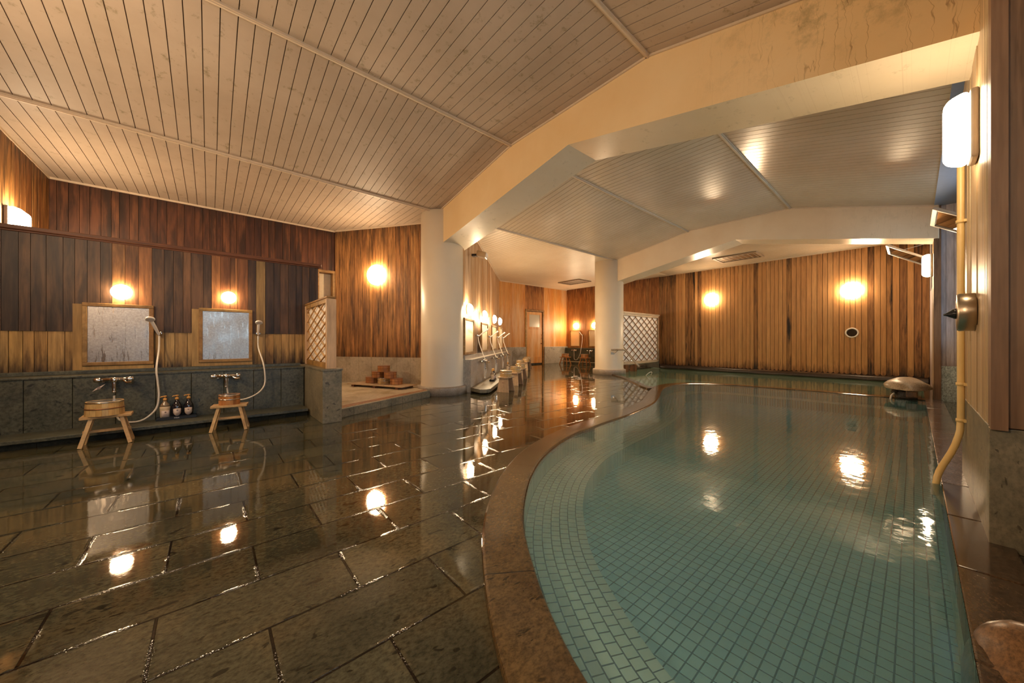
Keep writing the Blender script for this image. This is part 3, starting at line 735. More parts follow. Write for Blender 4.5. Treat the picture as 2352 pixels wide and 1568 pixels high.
# ---------------------------------------------------------------- window side
planks('wall_pillar', (2.6, -1.65), (2.6, -.24), .53, 2.97, .5, [M['wood_pillar_brown'], M['black_gap']], face=1, gap=.006, jit=.1)
planks('wall_pillar', (2.62, -.235), (3.87, -.235), .53, 2.6, .1, [M['wood_pillar'], M['black_gap']], face=1, gap=.002, depth=.015, jit=.6)
mb = MB(); mb.box(2.6, 3.87, -1.65, -.255, 0, 3.7); mb.box(2.55, 2.64, -.262, -.218, .52, 2.6, 0)
struct('wall_pillar', mb, M['wood_pillar_brown'])
mb = MB(); mb.box(2.575, 2.61, -1.65, -.31, 0, .525); mb.box(2.575, 2.61, -.305, -.215, 0, .525); mb.box(2.61, 3.87, -.262, -.215, .02, .53)
struct('baseboard_pillar', mb, [M['dado_mid']], bevel=.003)
planks('wall_alcove', (8.4, -.23), (8.4, -.7), .53, 2.97, .085, [M['wood_white'], M['black_gap']], face=-1, gap=.003, depth=.015, jit=.1)
planks('wall_pier', (8.36, -.215), (8.92, -.215), .02, 2.6, .05, [M['wood_pillar'], M['black_gap']], face=1, gap=.002, depth=.015, jit=.3)
mb = MB(); mb.box(8.415, 8.92, -.9, -.235, -.2, 3.7); mb.box(8.34, 8.362, -.27, -.198, .02, 2.98); struct('wall_pier', mb, M['wood_pillar_brown'])
mb = MB(); mb.box(8.37, 8.42, -.7, -.225, -.05, .53); struct('baseboard_alcove', mb, M['dado_blue'], bevel=.003)
mb = MB(); mb.box(8.36, 8.41, -.7, -.285, -.3, -.05); mb.box(3.87, 8.4, -.7, -.28, -.33, -.3); mb.box(3.87, 8.4, -.69, -.66, -.3, .0)
struct('trim_6', mb, M['tanktile'])
mb = MB(); mb.box(3.87, 8.37, -.66, -.285, -.14, -.13)
tag(mb.build('channel_water', M['water']), 'shallow water in the blue tiled channel outside the pool coping', 'water', kind='stuff')
def window_wall(n, x0, x1, y, zs, ztop, lo, hop, panes):
    """wall x0..x1 at y with glazed opening lo=(xa,xb,za,zb)"""
    xa, xb, za, zb = lo
    mb = MB(); mb.box(x0, x1, y - .08, y, zs, za); mb.box(x0, x1, y - .08, y, zb, ztop); mb.box(x0, xa, y - .08, y, za, zb); mb.box(xb, x1, y - .08, y, za, zb)
    struct('wall_window_side', mb, M['wood_white'])
    wn = thing('window_%d' % n, None, None, (0, 0, 0)); wn['kind'] = 'structure'
    mb = MB(); k = (xb - xa) / panes
    for i in range(panes + 1): mb.box(xa + k * i - .02, xa + k * i + .02, y - .06, y - .02, za, zb)
    mb.box(xa, xb, y - .06, y - .02, za, za + .04); mb.box(xa, xb, y - .06, y - .02, zb - .04, zb)
    if hop: mb.box(xa, xb, y - .06, y - .02, hop - .025, hop + .025)
    mb.build('window_frame', M['alu'], wn, bevel=.003)
    for i in range(panes):
        for a, b in (((za + .04, (hop - .025) if hop else zb - .04),) + (((hop + .025, zb - .04),) if hop else ())):
            if hop and a > hop and (n, i) in ((1, 2), (2, 0)): continue
            m = MB(); m.box(xa + k * i + .02, xa + k * (i + 1) - .02, y - .043, y - .037, a, b); m.build('pane', M['glass'], wn)
    return wn
w1 = window_wall(1, 3.87, 8.4, -.67, -.3, 3.0, (4.6, 8.2, .85, 2.7), 2.09, 4)
w2 = window_wall(2, 8.92, 11.45, -.22, 0, 3.1, (8.98, 10.9, 1.9, 2.85), 2.23, 2)
w3 = window_wall(3, -1.65, 2.6, -1.6, 0, 3.0, (-.9, 2.1, .9, 2.3), 0, 3)
def sash(par, x0, x1, a, b):
    a = Vector((x0, *a)); b = Vector((x0, *b)); wv = Vector((x1 - x0, 0, 0)); d = b - a; n = wv.cross(d).normalized() * .03
    u = d.normalized(); e = wv.normalized()
    mb = MB(); f = .045
    mb.obox(a, wv, u * f, n); mb.obox(b - u * f, wv, u * f, n); mb.obox(a + u * f, e * f, d - u * 2 * f, n); mb.obox(a + wv - e * f + u * f, e * f, d - u * 2 * f, n)
    s = mb.build('sash', M['alu'], par, bevel=.003)
    mb = MB(); mb.obox(a + u * f + e * f + n * .4, wv - e * 2 * f, d - u * 2 * f, n * .15); mb.build('sash_pane', M['smoke'], s)
    mb = MB(); c = b + e * .05 + n; mb.obox(c, e * .03, -u * .12, n * .5); mb.build('latch', M['steel'], s)
    mb = MB(); mb.bar(a + d * .62 + wv * .02 + n, a + Vector((.02, 0, d.z * .6 + .1)), .012, .006); mb.build('stay_arm', M['alu'], s)
sash(w1, 6.4, 7.28, (-.67, 2.09), (-.14, 2.45))
sash(w2, 9.0, 9.9, (-.2, 2.23), (.33, 2.59))

# ---------------------------------------------------------------- lamps
def round_lamp(loc, nrm, r, lab, group, dep=.55, mat='lamp'):
    nrm = Vector(nrm).normalized(); t = thing('wall_lamp', lab, 'lamp', loc, 0, group)
    MB().lathe([(r * .9, 0), (r * .9, .02), (r * .8, .03)], 32, ax=nrm).build('lamp_base', M['lamp_base'], t)
    prof = [(r * math.cos(a), .028 + r * dep * math.sin(a)) for a in [i * PI / 2 / 7 for i in range(8)]]
    MB().lathe(prof, 32, ax=nrm).build('lamp_shade', M[mat], t)
    return t
NW = (nn.x, nn.y, 0)
G1 = 'round lamps above the two large mirrors'
round_lamp((-.70, 5.448, 1.416), (0, -1, 0), .078, 'small round glowing lamp above the mirror behind the pale bucket, left', G1)
round_lamp((.17, 5.448, 1.43), (0, -1, 0), .07, 'small round glowing lamp above the mirror nearest the stone pier', G1)
pw = Vector((2.44, 6.775, 2.177)) + nn * .022
round_lamp(pw, NW, .19, 'large round glowing lamp on the board wall above the stacked buckets', 'large round wall lamps', .4)
G3 = 'large round lamps on the pool board wall'
round_lamp((11.425, 3.997, 2.16), (-1, 0, 0), .19, 'round glowing lamp on the pool board wall nearer the lattice screen', G3, .4)
round_lamp((11.425, .96, 2.10), (-1, 0, 0), .19, 'round glowing lamp on the pool board wall above the porthole', G3, .4)
G4 = 'round lamps in a row on the diagonal wash wall'
for tt, lab in ((.02, 'nearest round lamp of the four on the diagonal wash wall'), (1.48, 'second round lamp from the near column on the diagonal wash wall'),
                (2.85, 'third round lamp from the near column on the diagonal wash wall'), (3.85, 'farthest round lamp of the four on the diagonal wash wall')):
    round_lamp(W(tt - .1, .018, 1.49), N, .11, lab, G4, .7, 'lamp_far')
G5 = 'round lamps on the far wash wall'
round_lamp((11.578, 9.26, 1.55), (-1, 0, 0), .11, 'round lamp on the far wash wall nearer the door corner', G5, .7, 'lamp_far')
round_lamp((11.578, 8.33, 1.54), (-1, 0, 0), .11, 'round lamp on the far wash wall partly hidden by the far column', G5, .7, 'lamp_far')
def box_lamp(loc, rz, lab, group, h=.37, wd=.17, mat='lamp_cool'):      # local +y = out of the wall
    t = thing('wall_lamp', lab, 'lamp', loc, rz, group)
    mb = MB(); mb.box(-wd / 2, wd / 2, 0, .03, -h / 2 * .95, h / 2 * .95); mb.build('lamp_base', M['lamp_base'], t, bevel=.01)
    mb = MB(); hw = wd / 2
    v = [(-hw, .028, -h / 2), (hw, .028, -h / 2), (hw, .028, h / 2), (-hw, .028, h / 2), (-hw * .75, .115, -h / 2 * .86), (hw * .75, .115, -h / 2 * .86), (hw * .75, .115, h / 2 * .86), (-hw * .75, .115, h / 2 * .86)]
    mb.add(v, [(0, 1, 2, 3), (7, 6, 5, 4), (0, 4, 5, 1), (1, 5, 6, 2), (2, 6, 7, 3), (3, 7, 4, 0)], 0, .5)
    mb.build('lamp_shade', M[mat], t, bevel=.034, seg=4)
    return t
G6 = 'tall box shaped wall lamps'
box_lamp((3.02, -.218, 2.02), 0, 'tall glowing box lamp on the near right pillar beside the pipe', G6, mat='lamp_soft')
box_lamp((8.66, -.198, 2.11), 0, 'tall glowing box lamp at the end of the far ceiling beam', G6, mat='lamp_soft')
box_lamp((-1.625, 6.36, 2.15), -PI / 2, 'glowing box lamp half hidden behind the left partition rail', G6, wd=.34)
box_lamp((-1.625, 3.4, 2.15), -PI / 2, 'added fill box lamp, unseen on the side wall behind the camera, near the partition', G6, wd=.34)  # this lamp and the next are added out of view to light the near bay
box_lamp((-1.625, .9, 2.15), -PI / 2, 'added fill box lamp, unseen on the side wall behind the camera, near the windows', G6, wd=.34)

# ---------------------------------------------------------------- mirrors
def mirror(loc, rz, wd, z0, z1, lab, group, glass, fr=.035):      # local -y = out of the wall, x centred
    t = thing('wall_mirror', lab, 'mirror', loc, rz, group); h = z1 - z0
    mb = MB(); a = wd / 2
    mb.box(-a, a, -.035, 0, 0, fr); mb.box(-a, a, -.035, 0, h - fr, h); mb.box(-a, -a + fr, -.035, 0, fr, h - fr); mb.box(a - fr, a, -.035, 0, fr, h - fr)
    mb.build('mirror_frame', M['wood_frame'], t, bevel=.005)
    mb = MB(); mb.box(-a + fr, a - fr, -.02, -.012, fr, h - fr); mb.build('mirror_glass', glass, t)
    return t
g = 'steamed mirrors on the left partition'
t = mirror((-.715, 5.45, .655), 0, .5, .655, 1.29, 'left steamed mirror behind the stool with the pale bucket', g, M['mirror'])
mb = MB(); mb.box(-.31, -.251, -.018, 0, -.04, .62); mb.box(-.25, .25, -.016, 0, -.042, -.004); mb.build('side_board', M['wood_side'], t)
t = mirror((.15, 5.45, .655), 0, .5, .655, 1.29, 'steamed mirror with drip marks, nearer the lattice screen pier', g, M['mirror'])
mb = MB(); mb.box(-.31, -.251, -.018, 0, -.04, .62); mb.box(-.25, .25, -.016, 0, -.042, -.004); mb.build('side_board', M['wood_side'], t)
rd = math.atan2(D.y, D.x); g = 'mirrors on the diagonal wash wall'
for tt, lab in ((-.02, 'fogged mirror on the diagonal wall, right beside the near column'), (1.5, 'fogged mirror reflecting a lamp, second from the near column'),
                (2.85, 'narrow looking third fogged mirror of the diagonal wash wall'), (4.1, 'farthest fogged mirror at the end of the diagonal wall')):
    p = W(tt, .016, .67); mirror(p, rd, .78, .67, 1.32, lab, g, M['mirror_frost'], .04)
g = 'mirrors on the far wash wall'
mirror((11.58, 9.3, .69), -PI / 2, .5, .69, 1.38, 'golden reflecting mirror on the far wall nearer the door', g, M['mirror_frost'], .03)
mirror((11.58, 8.35, .69), -PI / 2, .5, .69, 1.38, 'golden reflecting mirror on the far wall cut by the far column', g, M['mirror_frost'], .03)

# ---------------------------------------------------------------- faucets and showers
def faucet(loc, rz, lab, group, tagcard=False):      # local -y out of wall, bar along x
    t = thing('shower_faucet', lab, 'faucet', loc, rz, group)
    mb = MB(); mb.lathe([(.019, -.085), (.019, .085)], 16, ax=(1, 0, 0)); mb.lathe([(.024, -.028), (.03, -.01), (.03, .012), (.02, .022)], 20, (0, 0, 0))
    mb.lathe([(.014, 0), (.014, .07)], 12, (-.07, 0, -.01), (0, 1, -.05)); mb.lathe([(.014, 0), (.014, .07)], 12, (.07, 0, -.01), (0, 1, -.05)); mb.build('mixer_body', M['chrome'], t)
    for sx in (-1, 1):
        mb = MB(); mb.lathe([(.021, .088), (.022, .09), (.022, .125), (.018, .13)], 16, ax=(sx, 0, 0)); mb.build('knob', M['chrome'], t)
    mb = MB(); mb.tube([(0, -.005, -.01), (0, -.01, -.06), (0, -.01, -.115)], [.016, .016, .013], 14); mb.lathe([(.015, 0), (.015, .02)], 14, (0, -.01, -.13)); mb.build('spout', M['chrome'], t)
    mb = MB(); mb.tube([(.06, -.01, -.01), (.09, -.03, -.035), (.125, -.045, -.03)], [.008, .012, .014], 10); mb.build('lever', M['chrome'], t)
    if tagcard:
        mb = MB(); mb.obox((-.11, -.035, -.075), (.06, -.005, .04), (-.025, 0, -.03), (0, .001, 0)); c = mb.build('tag_card', M['label_'], t)
        MB().lathe([(.012, 0), (.012, .0012)], 20, (-.092, -.0385, -.072), (0, -1, 0)).build('tag_mark', M['label_ink'], c)
    return t
def shower(loc, rz, path, lab, group, up=(0, -.14, .11)):      # bracket at loc; local -y out of wall; path in local space
    t = thing('hand_shower', lab, 'shower', loc, rz, group)
    mb = MB(); mb.lathe([(.02, 0), (.02, .04)], 14, (0, 0, 0), (0, -1, 0)); mb.lathe([(.016, -.02), (.018, .02)], 14, (0, -.05, 0), (0, -.2, 1)); mb.build('bracket', M['chrome'], t)
    u = Vector(up); p0 = Vector((0, -.05, -.02))
    mb = MB(); mb.tube([p0, p0 + u * .5, p0 + u * .9, p0 + u * 1.05], [.011, .015, .015, .012], 12); mb.build('shower_handle', M['white'], t)
    ax = Vector((0, u.y, -abs(u.y) * 1.3 - .02)).normalized()
    MB().lathe([(.012, -.022), (.034, -.006), (.037, .0), (.037, .012), (.033, .015)], 24, p0 + u * 1.12 + Vector((0, -.012, .0)), ax).build('shower_head', M['white'], t)
    mb = MB(); mb.tube(catmull(path, .03), .0085, 8); mb.build('hose', M['hose'], t)
    return t
g = 'chrome mixer taps on the left stone dado'
faucet((-.707, 5.11, .53), 0, 'chrome mixer tap with a hanging tag card behind the pale bucket', g, True)
faucet((.135, 5.11, .51), 0, 'chrome mixer tap behind the reddish bucket near the pier', g)
g = 'white hand showers beside the large mirrors'
t = shower((-.42, 5.44, .99), 0, [(0, -.05, -.03), (0, -.09, -.18), (0, -.31, -.37), (.01, -.33, -.5), (.02, -.34, -.65), (0, -.35, -.78), (-.08, -.38, -.87), (-.17, -.36, -.89), (-.26, -.3, -.86), (-.287, -.3, -.75), (-.287, -.33, -.62)],
       'white hand shower with drooping hose right of the left steamed mirror', g, up=(-.05, -.11, .15))
t = shower((.455, 5.44, 1.0), 0, [(0, -.05, -.03), (0, -.09, -.18), (.03, -.31, -.37), (.045, -.33, -.58), (0, -.37, -.68), (-.09, -.4, -.74), (-.2, -.36, -.77), (-.29, -.33, -.72), (-.31, -.33, -.6), (-.3, -.31, -.5)],
       'white hand shower on the light board near the lattice screen pier', g, up=(.0, -.07, .14))
g1, g2 = 'mixer taps on the diagonal wash wall', 'hand showers on the diagonal wash wall'
names = ['nearest', 'second', 'third', 'farthest']
for k, (tf, th) in enumerate(((.42, .62), (1.8, 2.02), (3.05, 3.3), (4.15, 4.4))):
    fz = faucet(W(tf, .25, .52), rd, '%s chrome mixer tap counted from the near column on the diagonal wall' % names[k], g1)
    fz.scale = (1.2, 1.2, 1.2)
    dx = tf - th
    shower(W(th, .02, 1.02), rd, [(0, -.05, -.03), (.0, -.07, -.15), (dx * .5, -.18, -.4), (dx + .07, -.23, -.5), (dx + .07, -.24, -.6), (dx + .04, -.23, -.8), (dx - .02, -.22, -.86), (dx - .07, -.23, -.8), (dx - .08, -.23, -.55)],
           '%s white hand shower counted from the near column on the diagonal wall' % names[k], g2, up=(.02, -.15, .12))
g1, g2 = 'mixer taps on the far wash wall', 'hand showers on the far wash wall'
faucet((11.38, 9.2, .54), -PI / 2, 'small mixer tap on the far wall behind the leftmost red stool', g1)
faucet((11.38, 8.42, .53), -PI / 2, 'small mixer tap on the far wall beside the far column', g1)
shower((11.57, 8.9, 1.16), -PI / 2, [(0, -.05, -.03), (.02, -.07, -.2), (.06, -.2, -.55), (0.03, -.25, -.8), (-.1, -.27, -1.0), (-.25, -.25, -.98), (-.3, -.2, -.8), (-.31, -.2, -.65)],
       'white hand shower between the two mirrors of the far wall', g2)

# ---------------------------------------------------------------- stools, buckets, bottles
def plank_stool(loc, rz, lab, group, mat, L=.3, Wd=.16, H=.258):
    t = thing('bath_stool', lab, 'stool', loc, rz, group)
    mb = MB(); mb.box(-L / 2, L / 2, -Wd / 2, Wd / 2, H - .022, H); mb.build('seat', mat, t, bevel=.003)
    for sx in (-1, 1):
        for sy in (-1, 1):
            mb = MB(); mb.bar((sx * L * .29, sy * Wd * .28, H - .02), (sx * L * .48, sy * Wd * .5, 0), .042, .026, up=(1, 0, 0)); mb.build('leg', mat, t, bevel=.002)
    mb = MB(); mb.box(-L * .47, L * .47, -.011, .011, H * .42, H * .42 + .022); mb.build('stretcher', mat, t, bevel=.002)
    return t
def bucket(loc, rz, lab, group, wood, hoops, r=.11, h=.11, taper=-.06, water=False):
    t = thing('wooden_bucket', lab, 'bucket', loc, rz, group)
    mb = MB(); n = 20; rb = r * (1 - taper); th = .01
    for k in range(n):
        a0, a1 = 2 * PI * k / n, 2 * PI * (k + 1) / n - .008; rr = random.random()
        vs = []
        for z, q in ((0, rb), (h, r)):
            for rad in (q, q - th):
                for m in range(4):
                    a = a0 + (a1 - a0) * m / 3; vs.append((rad * math.cos(a), rad * math.sin(a), z))
        fs = []
        for m in range(3): fs += [(m, m + 1, 8 + m + 1, 8 + m), (4 + m + 1, 4 + m, 12 + m, 12 + m + 1), (8 + m, 8 + m + 1, 12 + m + 1, 12 + m), (m + 1, m, 4 + m, 4 + m + 1)]
        fs += [(0, 8, 12, 4), (3, 7, 15, 11)]
        mb.add(vs, fs, 0, rr)
    mb.build('staves', wood, t)
    MB().lathe([(rb - th * .5, .012), (rb - th * .5, .022)], 32).build('bucket_bottom', wood, t)
    for hz, hm in hoops:
        q = rb + (r - rb) * hz; zz = h * hz
        MB().lathe([(q - .002, zz - .005), (q + .0035, zz - .004), (q + .0035, zz + .004), (q - .002, zz + .005)], 40).build('hoop', hm, t)
    return t
NEW, RED = M['wood_new'], M['wood_red']
g = 'trestle stools at the left wash places'
plank_stool((-.685, 4.665, 0), .03, 'pale trestle stool in front of the left steamed mirror', g, NEW)
plank_stool((.155, 4.59, 0), -.17, 'pale trestle stool in front of the mirror near the pier', g, NEW, L=.29)
g = 'single wooden buckets on stools'
bucket((-.70, 4.665, .259), 0, 'pale golden wooden bucket on the stool at the left mirror', g, M['wood_bucket'], [(.95, M['hoop']), (.5, M['copper'])], r=.112, h=.12)
bucket((.15, 4.6, .259), 0, 'reddish wooden bucket with two steel hoops, on the stool nearest the pier', g, RED, [(.93, M['hoop']), (.55, M['hoop'])], r=.088, h=.1, taper=.02)
# board-leg stools along the diagonal wall
def board_stool(loc, rz, lab, group):
    t = thing('bath_stool', lab, 'stool', loc, rz, group); mat = M['wood_post']; H = .27
    mb = MB(); mb.box(-.155, .155, -.095, .095, H - .025, H); mb.build('seat', mat, t, bevel=.003)
    for sx in (-1, 1):
        v = []
        for z, hw, xc in ((0, .115, .135), (H - .025, .085, .095)):
            for dx in (-.009, .009):
                for y in (-hw, hw): v.append((sx * xc + dx, y, z))
        mb = MB(); mb.add(v, [(0, 1, 3, 2), (4, 6, 7, 5), (0, 4, 5, 1), (2, 3, 7, 6), (0, 2, 6, 4), (1, 5, 7, 3)], 0); lg = mb.build('leg', mat, t, bevel=.002)
        mb = MB(); mb.lathe([(.007, 0), (.007, .0015)], 10, (sx * .119, -.012, .165), (sx, 0, .15)); mb.lathe([(.007, 0), (.007, .0015)], 10, (sx * .119, .012, .165), (sx, 0, .15)); mb.build('leg_hole', M['wood_rail'], lg)
    return t
HB = [(.93, M['hoop']), (.52, M['hoop'])]
g, gb = 'board legged stools in a row along the diagonal wash step', 'buckets on the diagonal row of stools'
spots = [(4.038, 4.826), (4.80, 5.42), (5.54, 6.08), (6.55, 7.2), (7.52, 8.0), (8.12, 8.58)]
lab5 = ['nearest', 'second nearest', 'third nearest', 'fourth nearest', 'second farthest', 'farthest']
ra = .45
for k, (x, y) in enumerate(spots):
    l1 = '%s board legged stool in the row along the diagonal wall' % lab5[k]
    l2 = '%s wooden bucket in the row of stools along the diagonal wall' % lab5[k]
    if k == 0:
        st0 = board_stool((x, y, 0), ra, l1, g); bk0 = bucket((x, y, .271), .3, l2, gb, M['wood_bucket'], HB, r=.108, h=.11, taper=0)
    else:
        copy_thing(st0, (x, y, 0), ra, l1); copy_thing(bk0, (x, y, .271), .3 * k, l2)
# red stools by the far wall
g, gb = 'red brown stools at the far wash places', 'buckets on the far red brown stools'
fs1 = plank_stool((10.68, 9.09, 0), -PI / 2 + .1, 'red brown trestle stool nearer the door at the far wall', g, RED, L=.36, Wd=.28, H=.29)
fs2 = copy_thing(fs1, (10.66, 8.12, 0), -PI / 2 + .1, 'red brown trestle stool beside the far column')
fb1 = bucket((10.68, 9.09, .291), 0, 'small red brown bucket on the far stool nearer the door', gb, RED, HB, r=.14, h=.13, taper=0)
copy_thing(fb1, (10.66, 8.12, .291), .5, 'small red brown bucket on the stool beside the far column')

# pallet with six buckets
t = thing('duckboard', 'low worn wooden duckboard on the niche platform under six buckets', 'duckboard', (2.3, 6.17, .1), math.atan2(-.93, .44))
mb = MB()
for k in range(4): mb.box(-.62, .62, -.2 + k * .1, -.105 + k * .1, .035, .052)
mb.build('slats', M['wood_pallet'], t, bevel=.003)
for xx in (-.5, 0, .5):
    mb = MB(); mb.box(xx - .03, xx + .03, -.19, .19, 0, .035); mb.build('runner', M['wood_rail'], t)
gs = 'six buckets stacked in a pyramid'
d6 = Vector((.42, -.907, 0)); c6 = Vector((2.345, 6.2, 0))
labs = ['bottom left bucket of the pyramid on the duckboard', 'bottom middle bucket with shiny steel hoops in the pyramid', 'bottom right bucket of the pyramid, toward the near column',
        'second tier left bucket of the pyramid on the duckboard', 'second tier right bucket of the pyramid on the duckboard', 'single top bucket of the pyramid on the duckboard']
HC = [(.95, M['copper']), (.52, M['copper'])]
pos = [(-.29, 0), (0, 0), (.29, 0), (-.14, 1), (.15, 1), (.0, 2)]
bA = bucket(c6 + d6 * pos[0][0] + Vector((0, 0, .153)), 0, labs[0], gs, RED, HC, r=.105, h=.105, taper=0)
bucket(c6 + Vector((.0, -.0, .153)), 0, labs[1], gs, M['wood_bucket'], HB, r=.105, h=.105, taper=0)
for k in (2, 3, 4, 5): copy_thing(bA, c6 + d6 * pos[k][0] + Vector((0, 0, .153 + .1055 * pos[k][1])), k * .7, labs[k])

# bottles
def tray(loc, rz, lab, group, text):
    t = thing('bottle_tray', lab, 'tray', loc, rz, group)
    mb = MB(); mb.box(-.155, .155, -.05, .05, 0, .022); mb.box(-.155, .155, -.05, -.044, .022, .032); mb.box(-.155, .155, .044, .05, .022, .032); mb.box(-.155, -.149, -.05, .05, .022, .032); mb.box(.149, .155, -.05, .05, .022, .032)
    mb.build('tray_body', M['black'], t, bevel=.002)
    if text:
        cu = bpy.data.curves.new('tray_lettering', 'FONT'); cu.body = text; cu.size = .016; cu.extrude = .0004; cu.align_x = 'CENTER'
        ob = bpy.data.objects.new('tray_lettering', cu); C.objects.link(ob)
        dg = bpy.context.evaluated_depsgraph_get(); me = bpy.data.meshes.new_from_object(ob.evaluated_get(dg)); bpy.data.objects.remove(ob)
        me.materials.append(M['white']); o = bpy.data.objects.new('tray_lettering', me); C.objects.link(o); o.parent = t
        o.rotation_euler = (PI / 2, 0, 0); o.location = (0, -.0507, .011); o['label'] = 'small white letters on the tray front'
    return t
def bottle(loc, rz, lab, group, cream):
    t = thing('pump_bottle', lab, 'bottle', loc, rz, group)
    if cream:
        MB().lathe([(.034, 0), (.037, .01), (.041, .1), (.04, .115)], 24).build('bottle_body', M['bottle_cream'], t)
        MB().lathe([(.04, .115), (.032, .14), (.016, .16), (.014, .175)], 24).build('bottle_shoulder', M['bottle_clear'], t)
    else:
        MB().lathe([(.034, 0), (.037, .008), (.042, .09), (.039, .115), (.024, .145), (.015, .165), (.015, .18)], 24).build('bottle_body', M['bottle'], t)
    mb = MB(); mb.lathe([(.016, .178), (.016, .195), (.008, .202)], 18); mb.lathe([(.005, .2), (.005, .216)], 10); mb.lathe([(.014, .214), (.015, .222), (.012, .226)], 18); mb.tube([(0, 0, .22), (-.03, -.01, .218), (-.036, -.012, .213)], .005, 8)
    mb.build('pump_head', M['pump'], t)
    mb = MB(); w0, h0, h1 = (.034, .012, .075) if cream else (.034, .012, .085)
    sh = [(-1, h1), (0, h1 + (.0 if cream else .006)), (1, h1), (1, h0 + .025), (.6, h0 + .006), (0, h0), (-.6, h0 + .006), (-1, h0 + .025)] if not cream else [(-1, h0), (1, h0), (1, h1), (-1, h1)]
    Rr = .0428
    v = [(Rr * math.sin(x * w0 / Rr), -Rr * math.cos(x * w0 / Rr), z) for x, z in sh] + [(Rr * .5 * math.sin(x * w0 / Rr), -Rr * .5 * math.cos(x * w0 / Rr), z) for x, z in sh]
    # finely divided label so that it follows the round body
    mb = MB(); cols = 9; rows = []
    for i in range(cols):
        x = -1 + 2 * i / (cols - 1); zt = h1 + (0 if cream else .006 * (1 - abs(x))); zb = h0 if cream else h0 + .03 * (abs(x) ** 2.2)
        rows.append((x, zb, zt))
    v = []
    for x, zb, zt in rows:
        for z in (zb, zt):
            rr = .0435; v.append((rr * math.sin(x * w0 / rr), -rr * math.cos(x * w0 / rr), z))
    mb.add(v, [(2 * i, 2 * i + 2, 2 * i + 3, 2 * i + 1) for i in range(cols - 1)], 0, .5, True)
    lb = mb.build('bottle_label', M['label_'], t)
    sd = lb.modifiers.new('thick', 'SOLIDIFY'); sd.thickness = .0012
    mb = MB(); mb.lathe([(.008, 0), (.008, .0006)], 18, (0, -.0442, h1 - .016), (0, -1, 0))
    for q in (.03, .024, .018): mb.box(-.011, .011, -.0448, -.0436, h0 + q, h0 + q + .0012)
    mb.build('label_print', M['label_ink'], lb)
    return t
tray((-.265, 5.105, .087), .02, 'black bottle tray with small white letters on the left stone step', 'bottle trays', 'POLA')
g = 'pump bottles on the left tray'
bottle((-.355, 5.103, .11), .15, 'cream coloured pump bottle at the left end of the tray', g, True)
b2 = bottle((-.265, 5.105, .11), .1, 'dark pump bottle in the middle of the near tray', g, False)
copy_thing(b2, (-.175, 5.107, .11), .0, 'dark pump bottle at the right end of the near tray')
p = W(.72, .36); g = 'pump bottles on the diagonal wash step'
tray((p.x, p.y, .091), rd, 'black bottle tray on the step below the diagonal wall', 'bottle trays', None)
bc = bottle(W(.63, .36, .114), rd, 'cream pump bottle on the tray below the diagonal wall', g, True)
copy_thing(b2, W(.72, .36, .114), rd, 'middle dark pump bottle below the diagonal wall', g); copy_thing(b2, W(.81, .36, .114), rd, 'far dark pump bottle below the diagonal wall', g)
copy_thing(bc, W(3.35, .34, .091), rd, 'cream pump bottle far along the step below the diagonal wall', g)
copy_thing(b2, W(3.45, .34, .091), rd, 'dark pump bottle far along the step below the diagonal wall', g)

# ---------------------------------------------------------------- other objects
t = thing('handrail', 'pale tubular handrail on the far column sloping into the pool', 'handrail', (0, 0, 0))
mb = MB(); mb.tube([(7.98, 5.22, .68), (8.02, 5.17, .685), (8.19, 4.99, .685), (8.22, 4.96, .67), (8.47, 4.72, .26), (8.475, 4.715, .24)], .024, 12); mb.build('rail', M['wood_driftwood'], t)
mb = MB(); mb.tube([(8.1, 5.09, .67), (8.14, 5.2, .6), (8.17, 5.36, .58)], .01, 8); mb.tube([(8.38, 4.81, .42), (8.4, 4.95, .38), (8.52, 5.26, .38)], .01, 8); mb.build('rail_bracket', M['chrome'], t)
mb = MB(); mb.box(-.045, .045, -.006, .006, -.03, .03)
pl = mb.build('wall_plate', M['steel'], bevel=.002); pl.location = (8.17, 5.30, .585); pl.rotation_euler = (0, 0, -.75)
tag(pl, 'small metal plate on the far column below the handrail end', 'plate')
mb = MB(); mb.tube([(8.75 + .13 * math.cos(a), 4.6 - .13 * math.sin(a) * .6, .0 + .1 * math.sin(a)) for a in [i * PI / 12 for i in range(13)]], .008, 8)
tag(mb.build('hose_loop', M['hose']), 'thin pale hose arching out of the rear pool water below the lattice screen', 'hose')
t = thing('speaker', 'small grey box speaker high on the diagonal wall beside the near column', 'speaker', W(.28, .02, 2.58), rd)
mb = MB(); mb.box(-.05, .05, -.1, .0, -.02, .02); mb.build('speaker_bracket', M['black'], t)
mb = MB(); mb.obox((-.1, -.28, -.07), (.2, 0, 0), (0, .18, .05), (0, -.02, .1)); mb.build('speaker_box', M['steel'], t, bevel=.01)
mb = MB(); mb.obox((-.085, -.287, -.06), (.17, 0, 0), (0, -.017, .085), (0, .003, 0)); mb.build('speaker_grille', M['white'], t)
